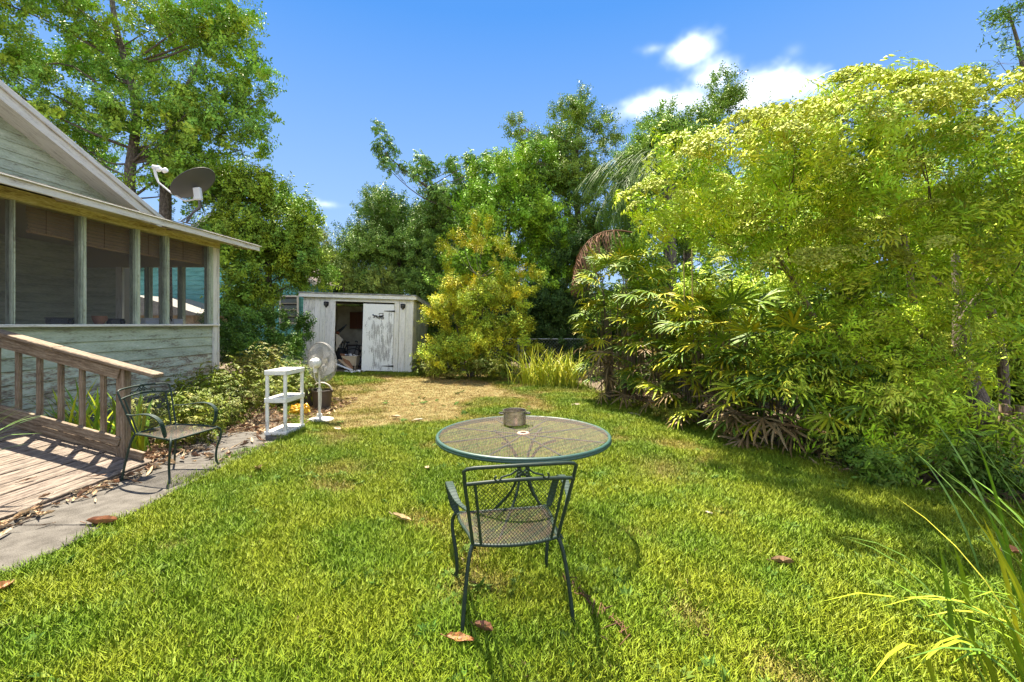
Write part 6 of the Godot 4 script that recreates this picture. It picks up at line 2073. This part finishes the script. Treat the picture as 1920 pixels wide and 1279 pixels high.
func make_palms(lf: Material) -> void:
	var r := rg(1201)
	var green := [Color(0.09, 0.15, 0.015), Color(0.13, 0.19, 0.014), Color(0.07, 0.12, 0.016)]
	var yellow := [Color(0.24, 0.25, 0.012), Color(0.33, 0.28, 0.012), Color(0.17, 0.21, 0.014)]
	var dead := [Color(0.13, 0.085, 0.035), Color(0.1, 0.06, 0.028), Color(0.16, 0.115, 0.055)]
	var lv := []
	for i in 5:
		lv.append(fan_leaf(1210 + i, 0.24, 0.37, 11 + i % 3, green))
	for i in 5:
		lv.append(fan_leaf(1220 + i, 0.24, 0.36, 11 + i % 3, yellow))
	for i in 2:
		lv.append(fan_leaf(1230 + i, 0.2, 0.33, 8, dead))
	var pm := leafy("palm_leaf", 0.5, 0.8)
	# clumps: foot, height, spread, leaves, label
	var list := [
		[Vector3(2.15, 0, -8.7), 2.9, 0.85, 170, "tallest lady palm clump at the left end of the border"],
		[Vector3(2.75, 0, -7.7), 2.3, 0.85, 140, "lady palm clump with two bare canes next to the tallest clump"],
		[Vector3(3.0, 0, -6.6), 1.75, 0.75, 110, "shorter lady palm clump with yellowed fans beneath the elder"],
		[Vector3(3.25, 0, -5.65), 1.35, 0.65, 80, "low lady palm clump spreading over the lawn's dark edge"],
		[Vector3(3.65, 0, -5.25), 1.5, 0.55, 40, "lady palm clump tangled in the low elder branches"],
	]
	for q in list:
		var o := thing("lady_palm", q[4], "palm", q[0], 0.0, "lady palm clumps in the border")
		for i in int(q[3] / 4.0):
			var cb := MB.new()
			var a := r.randf() * TAU
			var f: Vector3 = Vector3(cos(a), 0, sin(a)) * q[2] * 0.5 * sqrt(r.randf())
			var h: float = q[1] * r.randf_range(0.45, 0.92)
			cb.tube(curve([f, f * 1.15 + Vector3(0, h * 0.5, 0), f * 1.35 + Vector3(0, h, 0)], 3), 0.011, 5)
			part("cane", cb, flat("cane", Color(0.13, 0.1, 0.06), 0.8), o)
		for i in int(q[3]):
			var t := (i + r.randf()) / float(q[3])
			var a := r.randf() * TAU
			if r.randf() < 0.6:
				a = r.randf_range(PI * 0.05, PI * 1.15)
			var out := Vector3(cos(a), 0, sin(a))
			var y: float = q[1] * (0.1 + 0.82 * pow(t, 0.8))
			var kind := r.randi() % 5
			if r.randf() < 0.4:
				kind = 5 + r.randi() % 5
			if t < 0.3 and r.randf() < 0.5:
				kind = 10 + r.randi() % 2
			var le := put_mesh("leaf", lv[kind], pm, o)
			var pitch := r.randf_range(-0.35, 0.45) + (0.75 if kind >= 10 else 0.0)
			if t > 0.9:
				pitch -= 0.7
			var bs := Basis(Vector3.UP, atan2(out.x, out.z)) * Basis(Vector3.RIGHT, pitch) * Basis(Vector3.BACK, r.randf_range(-0.5, 0.5))
			var s := r.randf_range(0.75, 1.1)
			le.transform = Transform3D(bs.scaled(Vector3(s, s, s)), out * q[2] * r.randf_range(0.35, 0.8) * (1.0 - 0.25 * t) + Vector3(0, y, 0))
	# feather palm behind
	var o := thing("feather_palm", "feather palm with fine green fronds and one dead brown frond", "palm", ground_of(P(1255, 600, 11.8)))
	var hub := P(1255, 335, 11.8) - o.position
	var tk := MB.new()
	tk.tube([Vector3.ZERO, Vector3(0.05, hub.y * 0.5, 0), hub], [0.17, 0.14, 0.13], 12)
	part("trunk", tk, bark_mat(), o)
	var gcols := [Color(0.026, 0.055, 0.008), Color(0.036, 0.072, 0.009), Color(0.05, 0.085, 0.01)]
	var fm := [frond(1301, 2.7, 0.85, 0.8, 80, gcols, 1.5), frond(1302, 2.9, 1.0, 0.85, 84, gcols, 1.7)]
	for q in [[-1.75, 0.15, 0, 1.0], [-1.2, 0.1, 1, 0.95], [-2.2, 0.25, 1, 0.95], [-0.6, -0.2, 0, 1.0], [-1.6, -0.45, 1, 1.0], [0.4, 0.0, 0, 1.0], [1.5, 0.1, 1, 1.0], [2.6, 0.0, 0, 1.0], [-2.6, -0.3, 0, 1.0], [-1.35, 0.5, 1, 0.85], [-2.0, 0.6, 0, 0.8]]:
		var le := put_mesh("frond", fm[q[2]], lf, o)
		le.transform = Transform3D((Basis(Vector3.UP, q[0]) * Basis(Vector3.RIGHT, q[1])).scaled(Vector3.ONE * float(q[3])), hub)
	var dm := put_mesh("dead_frond", frond(1303, 2.5, 0.85, 0.6, 72, [Color(0.11, 0.055, 0.03), Color(0.15, 0.085, 0.05), Color(0.085, 0.042, 0.025)], 1.9), leafy("dead_palm", 0.8, 0.2), o)
	dm.transform = Transform3D(Basis(Vector3.UP, -1.25) * Basis(Vector3.RIGHT, 0.35), P(1185, 436, 10.4) - o.position)
	dm.set_meta("label", "drooping dead brown frond")
	# bare bamboo-like canes standing up between the palms
	for q in [[1282, 490, 6.9], [1297, 455, 6.9]]:
		var c := thing("bare_cane", "shorter of two bare tan canes standing among the lady palms" if q[0] < 1290 else "taller of two bare tan canes standing among the lady palms", "cane", ground_of(P(q[0], 600, q[2])), 0.0, "bare canes among the palms")
		var cb := MB.new()
		var top := P(q[0], q[1], q[2]).y
		cb.tube([Vector3.ZERO, Vector3(0.02, top * 0.5, 0), Vector3(0, top, 0)], [0.012, 0.011, 0.009], 6)
		part("stem", cb, flat("cane_tan", Color(0.32, 0.25, 0.11), 0.6), c)
		var kn := MB.new()
		for i in 6:
			kn.tube([Vector3(0.015, top * (i + 1) / 7.0, 0), Vector3(0.015, top * (i + 1) / 7.0 + 0.012, 0)], 0.0145, 6)
		part("node_ring", kn, mats["cane_tan"], c)

# ---------------------------------------------------------------- strap plants, weeds, litter
func strap_leaf(r: RandomNumberGenerator, ln: float, w: float, out: Vector3, lean: float, k: Color) -> MB:
	var b := MB.new()
	b.col = k
	var pts := []
	var ws := []
	var n := 7
	for i in n:
		var t := i / float(n - 1)
		pts.append(Vector3(0, ln * (t * (1.0 - 0.18 * lean) - 0.52 * lean * lean * t * t * t), 0) + out * ln * (0.2 * t + 0.62 * lean * t * t))
		ws.append(w * (1.0 - pow(t, 2.6)) * (0.75 + 0.5 * t) + (0.0 if i == n - 1 else 0.0004))
	b.strap(pts, ws, out.cross(Vector3.UP).normalized(), 0.35)
	return b

func strap_plant(called: String, label: String, at: Vector3, n: int, l0: float, l1: float, w: float, az0: float, az1: float, lean: Vector2, cols: Array, mat: Material, sd: int, spread := 0.12, group := "") -> Node3D:
	var r := rg(sd)
	var o := thing(called, label, "plant", at, 0.0, group)
	for i in n:
		var a := r.randf_range(az0, az1)
		var out := Vector3(cos(a), 0, sin(a))
		var le := part("leaf", strap_leaf(r, r.randf_range(l0, l1), w * r.randf_range(0.7, 1.15), out, r.randf_range(lean.x, lean.y), cols[r.randi() % cols.size()] * r.randf_range(1.1, 1.5)), mat, o)
		le.position = Vector3(r.randfn() * spread, 0, r.randfn() * spread)
	return o

func dry_leaf_mesh(sd: int, ln: float, w: float, curl: float, k: Color) -> ArrayMesh:
	var r := rg(sd)
	var b := MB.new()
	var n := 8
	var rows := []
	for i in n:
		var t := i / float(n - 1)
		var hw := w * pow(sin(PI * clampf(t * 0.94 + 0.04, 0.0, 1.0)), 0.7) * r.randf_range(0.95, 1.05)
		var y := 0.012 + curl * ln * 0.5 * (t - 0.4) * (t - 0.4)
		var row := []
		for j in 5:
			var s := (j - 2) / 2.0
			row.append(Vector3(s * hw * (1.0 - 0.2 * curl * absf(s)), y + absf(s) * absf(s) * hw * curl * 1.1 + 0.0025 * r.randfn(), (t - 0.5) * ln))
		rows.append(row)
	for i in n - 1:
		for j in 4:
			b.col = k * r.randf_range(0.75, 1.2)
			b.quad(rows[i][j], rows[i + 1][j], rows[i + 1][j + 1], rows[i][j + 1])
	b.col = k * 0.6
	b.tube([Vector3(0, 0.012, -ln * 0.5), Vector3(0, 0.02, -ln * 0.7)], 0.003, 5)
	return b.mesh()

func make_small_plants(lf: Material) -> void:
	var gr := leafy("strap_leaf", 0.38, 0.6)
	var r := rg(1401)
	var fresh := [Color(0.11, 0.2, 0.02), Color(0.17, 0.25, 0.02), Color(0.085, 0.155, 0.025)]
	var gold := [Color(0.26, 0.29, 0.02), Color(0.33, 0.32, 0.03), Color(0.2, 0.25, 0.02)]
	# grass clump in the lower right corner, its leaves arching over the lawn
	strap_plant("strap_grass", "large arching bright green grass clump leaning over the shaded lawn", Vector3(2.1, 0, -1.78), 48, 0.5, 0.95, 0.009, PI * 0.72, PI * 1.3, Vector2(0.35, 1.05), gold + fresh, gr, 1411, 0.16)
	strap_plant("strap_grass", "tall upright green blades before the rotting stump", Vector3(2.78, 0, -2.35), 26, 0.7, 1.1, 0.012, PI * 0.75, PI * 1.45, Vector2(0.15, 0.6), fresh, gr, 1412, 0.14)
	# sword-leaved plants behind the ramp railing
	for q in [[-5.05, -5.25, 24, 0.85, "broad sword leaved plant between the ramp railing and the porch wall"], [-4.7, -5.15, 30, 0.8, "bushy sword leaved plant directly behind the railing balusters"], [-4.35, -5.3, 18, 0.75, "sword leaved plant behind the railing end post"]]:
		strap_plant("sword_plant", q[4], Vector3(q[0], 0, q[1]), q[2], q[3] * 0.7, q[3] * 1.15, 0.024, 0.0, TAU, Vector2(0.1, 0.7), fresh + [Color(0.26, 0.29, 0.02)], gr, 1420 + int(q[2]), 0.1, "sword leaved plants behind the railing")
	strap_plant("sword_plant", "blue green sword leaved plant on the near side of the ramp", Vector3(-4.25, 0.12, -3.3), 14, 0.7, 1.1, 0.02, -0.9, 0.9, Vector2(0.3, 0.8), [Color(0.08, 0.15, 0.06), Color(0.12, 0.2, 0.06)], gr, 1429, 0.05)
	# ornamental grass by the fence
	for q in [[0.45, -11.0, 120], [0.95, -10.7, 120], [1.45, -10.6, 100]]:
		strap_plant("ornamental_grass", ["yellow green ornamental grass clump at the foot of the golden shrub", "middle yellow green ornamental grass clump before the fence", "yellow green ornamental grass clump next to the tallest lady palm"][int((q[0] - 0.4) / 0.5)], Vector3(q[0], 0, q[1]), q[2], 0.6, 1.15, 0.011, 0.0, TAU, Vector2(0.2, 0.9), gold, gr, 1440 + int(q[0] * 10), 0.2, "ornamental grass clumps before the fence")
	# weeds along the porch and at the edges: leafy sprigs
	var sprig := [twig(71, 12, 0.3, 0.11, 0.018, 0.9, 0.35), pinnate_shoot(72, 5, 0.2, 0.26, 5, 0.06, 0.012), pinnate_shoot(73, 6, 0.24, 0.24, 5, 0.06, 0.01)]
	var wc := [Color(0.11, 0.15, 0.012), Color(0.16, 0.175, 0.016), Color(0.07, 0.115, 0.012), Color(0.08, 0.11, 0.012), Color(0.2, 0.16, 0.045)]
	for q in [[[[Vector3(-4.9, 0.35, -7.6), Vector3(0.5, 0.4, 0.7)], [Vector3(-4.9, 0.5, -8.6), Vector3(0.5, 0.5, 0.5)]], "tall yellow green weeds against the porch corner"], [[[Vector3(-4.2, 0.25, -6.9), Vector3(0.55, 0.35, 0.8)], [Vector3(-3.95, 0.3, -8.3), Vector3(0.55, 0.35, 0.7)]], "fern like weeds between the porch and the white shelf"], [[[Vector3(-4.4, 0.2, -5.9), Vector3(0.6, 0.3, 0.5)], [Vector3(-3.85, 0.15, -5.35), Vector3(0.3, 0.22, 0.35)]], "low weeds and dry stalks beside the armchair on the path"], [[[Vector3(-5.3, 0.3, -10.6), Vector3(0.8, 0.4, 0.8)], [Vector3(-4.4, 0.2, -9.6), Vector3(0.5, 0.3, 0.6)]], "weeds in front of the dark shrubs beside the shed"], [[[Vector3(-2.4, 0.2, -12.7), Vector3(0.5, 0.3, 0.4)], [Vector3(-1.6, 0.2, -12.2), Vector3(0.5, 0.25, 0.3)], [Vector3(-0.6, 0.25, -11.6), Vector3(0.6, 0.3, 0.3)]], "low green weeds at the foot of the golden shrub"], [[[Vector3(2.25, 0.25, -9.2), Vector3(0.5, 0.3, 0.4)], [Vector3(2.55, 0.25, -7.0), Vector3(0.25, 0.3, 0.5)], [Vector3(2.85, 0.25, -5.9), Vector3(0.25, 0.25, 0.4)]], "pale grassy weeds at the feet of the lady palms"], [[[Vector3(3.55, 0.15, -4.5), Vector3(0.4, 0.2, 0.5)], [Vector3(4.1, 0.15, -3.9), Vector3(0.5, 0.22, 0.5)], [Vector3(4.2, 0.2, -3.2), Vector3(0.4, 0.25, 0.5)]], "dark ground cover in the shade under the elder"]]:
		var o := thing("weed_patch", q[1], "weeds", ground_of(q[0][0][0]), 0.0, "weed patches around the lawn")
		crown(o, "sprigs", sprig, lf, q[0], {"gain": 1.3, "per": 38.0, "cols": wc if q[1].find("dark") < 0 else [Color(0.07, 0.13, 0.016), Color(0.1, 0.17, 0.016)], "size": Vector2(0.5, 0.95), "lift": 1.0, "shell": 0.6, "floor": 0.02}, 1500 + int(q[0][0][0].z * -10.0))
	# dry litter on the bed between path and porch, and under the border
	var lt := [dry_leaf_mesh(81, 0.09, 0.022, 0.9, Color(1, 1, 1)), dry_leaf_mesh(82, 0.13, 0.012, 0.5, Color(1, 1, 1))]
	var lit := Node3D.new()
	lit.name = "leaf_litter"
	lit.set_meta("kind", "stuff")
	add_child(lit)
	tag(lit, "brown fallen leaves and stalks covering the bare beds", "leaf litter")
	var mn := [Many.new(), Many.new()]
	for i in 5200:
		var x := r.randf_range(-5.6, -3.0)
		var d := r.randf_range(4.75, 9.0)
		if i > 2600:
			d = r.randf_range(3.4, 10.0)
			x = lawn_right(d) + r.randf_range(-0.1, 1.6)
		elif i > 2200:
			x = r.randf_range(-3.95, -3.6) + 0.12 * r.randfn()
			d = r.randf_range(2.6, 5.4)
		elif x > -3.9 and d < 5.9 and r.randf() < 0.85:
			continue
		var s := r.randf_range(0.5, 1.3)
		var y := 0.012 if x < -4.05 or x > 0 or d > 5.75 else 0.042
		if x < -3.72 and x > -5.9 and d > 2.7 and d < 4.72:
			y = 0.085 + (-3.74 - x) * 0.27
			if r.randf() < 0.93:
				continue
		mn[i % 2].add(Transform3D(Basis.from_euler(Vector3(r.randfn() * 0.25, r.randf() * TAU, r.randfn() * 0.35)).scaled(Vector3.ONE * s), Vector3(x, y, -d)), [Color(0.26, 0.15, 0.08), Color(0.38, 0.26, 0.15), Color(0.16, 0.09, 0.05), Color(0.45, 0.34, 0.2)][r.randi() % 4])
	for i in 2:
		mn[i].put("litter", lt[i], flat("litter", Color(1, 1, 1), 0.85), lit)
	# single fallen leaves one can point at: pixel, length, width, turn, curl, colour, label
	for q in [
		[189, 986, 0.26, 0.062, 1.5, 0.9, Color(0.33, 0.14, 0.06), "large curled reddish brown leaf on the concrete path", 0.035],
		[862, 1204, 0.15, 0.035, 1.35, 0.5, Color(0.3, 0.12, 0.025), "flat orange brown leaf lying behind the armchair's rear leg", 0.05],
		[905, 1186, 0.12, 0.04, 0.95, 0.9, Color(0.22, 0.1, 0.05), "curled dark brown leaf touching the orange leaf behind the armchair", 0.05],
		[752, 976, 0.2, 0.035, 1.1, 0.7, Color(0.52, 0.36, 0.18), "long tan leaf lying on the turf left of the armchair", 0.05],
		[801, 880, 0.16, 0.032, 0.25, 0.5, Color(0.56, 0.42, 0.26), "pale tan leaf standing in the turf left of the table", 0.05],
		[485, 882, 0.2, 0.05, 0.6, 0.8, Color(0.3, 0.2, 0.09), "brown leaf at the lawn edge beside the path", 0.05],
		[1468, 1060, 0.14, 0.045, 1.3, 0.8, Color(0.3, 0.17, 0.08), "crumpled brown leaf in the sunlit turf near the shade", 0.05],
		[8, 1106, 0.12, 0.045, 0.4, 0.8, Color(0.34, 0.15, 0.06), "rusty leaf where the turf meets the path", 0.05],
		[1328, 965, 0.12, 0.02, 0.2, 0.4, Color(0.6, 0.52, 0.4), "narrow bleached leaf in the turf right of the table", 0.05],
		[742, 784, 0.2, 0.06, 1.2, 0.6, Color(0.55, 0.42, 0.26), "pale tan leaf on the dry turf before the shed", 0.03],
		[784, 790, 0.17, 0.05, 1.9, 0.6, Color(0.66, 0.56, 0.4), "bleached leaf on the dry turf before the table", 0.03],
		[634, 806, 0.18, 0.045, 0.9, 0.6, Color(0.58, 0.46, 0.3), "pale leaf in the turf beside the fan base", 0.03],
		[1078, 761, 0.2, 0.05, 1.5, 0.5, Color(0.58, 0.48, 0.34), "pale leaf in the turf behind the table", 0.03],
		[1190, 779, 0.2, 0.04, 0.9, 0.5, Color(0.5, 0.42, 0.25), "tan leaf in the turf before the lady palms", 0.03],
		[1895, 1040, 0.12, 0.045, 1.2, 0.9, Color(0.4, 0.18, 0.07), "orange brown leaf in the shaded turf beside the grass clump", 0.06]]:
		var o := thing("dry_leaf", q[7], "leaf", G(q[0], q[1], q[8] - 0.01), q[4], "dry leaves on the ground")
		var le := put_mesh("blade", dry_leaf_mesh(int(q[0]), q[2] * 0.9, q[3] * 0.8, q[5], q[6] * 0.75), flat("dry_leaf", Color(1, 1, 1), 0.6), o)
		le.rotation = Vector3(0.1 * r.randfn(), 0, 0.2 * r.randfn())
	# reddish twig litter right of the chair
	var tw := thing("twig_cluster", "reddish brown dried flower stalk lying right of the armchair", "twig", G(1122, 1150, 0.04))
	var tb := MB.new()
	for i in 26:
		var a := Vector3(-0.12 + i * 0.009 + r.randfn() * 0.012, 0.02, -0.25 + i * 0.018)
		tb.col = Color(0.1, 0.043, 0.02) * r.randf_range(0.7, 1.2)
		tb.tube([a, a + Vector3(r.randfn() * 0.02, 0.012 + 0.01 * r.randf(), r.randfn() * 0.025), a + Vector3(r.randfn() * 0.035, 0.008, r.randfn() * 0.035)], [0.0035, 0.003, 0.0015], 4, false)
	part("stalk", tb, flat("twig_red", Color(1, 1, 1), 0.8), tw)
	# rotting stump and leaning trunk in the border
	var st := thing("rotting_stump", "split pale rotting stump under the elder at the yard edge", "stump", ground_of(P(1905, 800, 4.5)))
	var sm := MB.new()
	for i in 9:
		var a := TAU * i / 9
		sm.uo = Vector2(i * 0.3, 0)
		sm.tube([Vector3(cos(a) * 0.1, 0, sin(a) * 0.1), Vector3(cos(a) * 0.085, r.randf_range(0.5, 0.75), sin(a) * 0.085)], [0.055, 0.03], 6)
	part("split_wood", sm, textured("rotten", ntex(256, 256, [[0.03, 4, 1.0, 1601]], [[0.0, Color(0.08, 0.05, 0.03)], [0.6, Color(0.3, 0.21, 0.13)], [1.0, Color(0.45, 0.35, 0.24)]]), Vector3(4, 1, 1), 0.95), st)
	var heart := MB.new()
	heart.tube([Vector3.ZERO, Vector3(0, 0.45, 0)], [0.09, 0.07], 8)
	part("heartwood", heart, mats["rotten"], st)
	var lt2 := thing("leaning_trunk", "thick dark brown leaning trunk in the shade of the elder", "trunk", ground_of(P(1850, 830, 4.9)))
	var lm := MB.new()
	lm.tube(curve([Vector3(0.15, -0.02, 0.05), P(1850, 800, 4.8) - lt2.position, P(1810, 700, 4.9) - lt2.position, P(1800, 570, 5.0) - lt2.position, P(1790, 470, 5.1) - lt2.position], 4), _stretch([0.16, 0.14, 0.1, 0.06, 0.03], 17), 12)
	part("trunk", lm, bark_mat(), lt2)
	for q in [[[1820, 740], [1740, 640], [1700, 600]], [[1815, 700], [1870, 640], [1890, 610]], [[1805, 600], [1860, 520], [1885, 470]], [[1800, 560], [1720, 500], [1660, 470]]]:
		var bm := MB.new()
		bm.tube([P(q[0][0], q[0][1], 4.9) - lt2.position, P(q[1][0], q[1][1], 4.75) - lt2.position, P(q[2][0], q[2][1], 4.6) - lt2.position], [0.04, 0.025, 0.01], 7)
		part("branch", bm, bark_mat(), lt2)

func _ready() -> void:
	make_light()
	make_ground()
	make_materials()
	make_house()
	make_ramp()
	make_shed()
	make_neighbours()
	make_trees()
	make_furniture()
	make_yard_things()
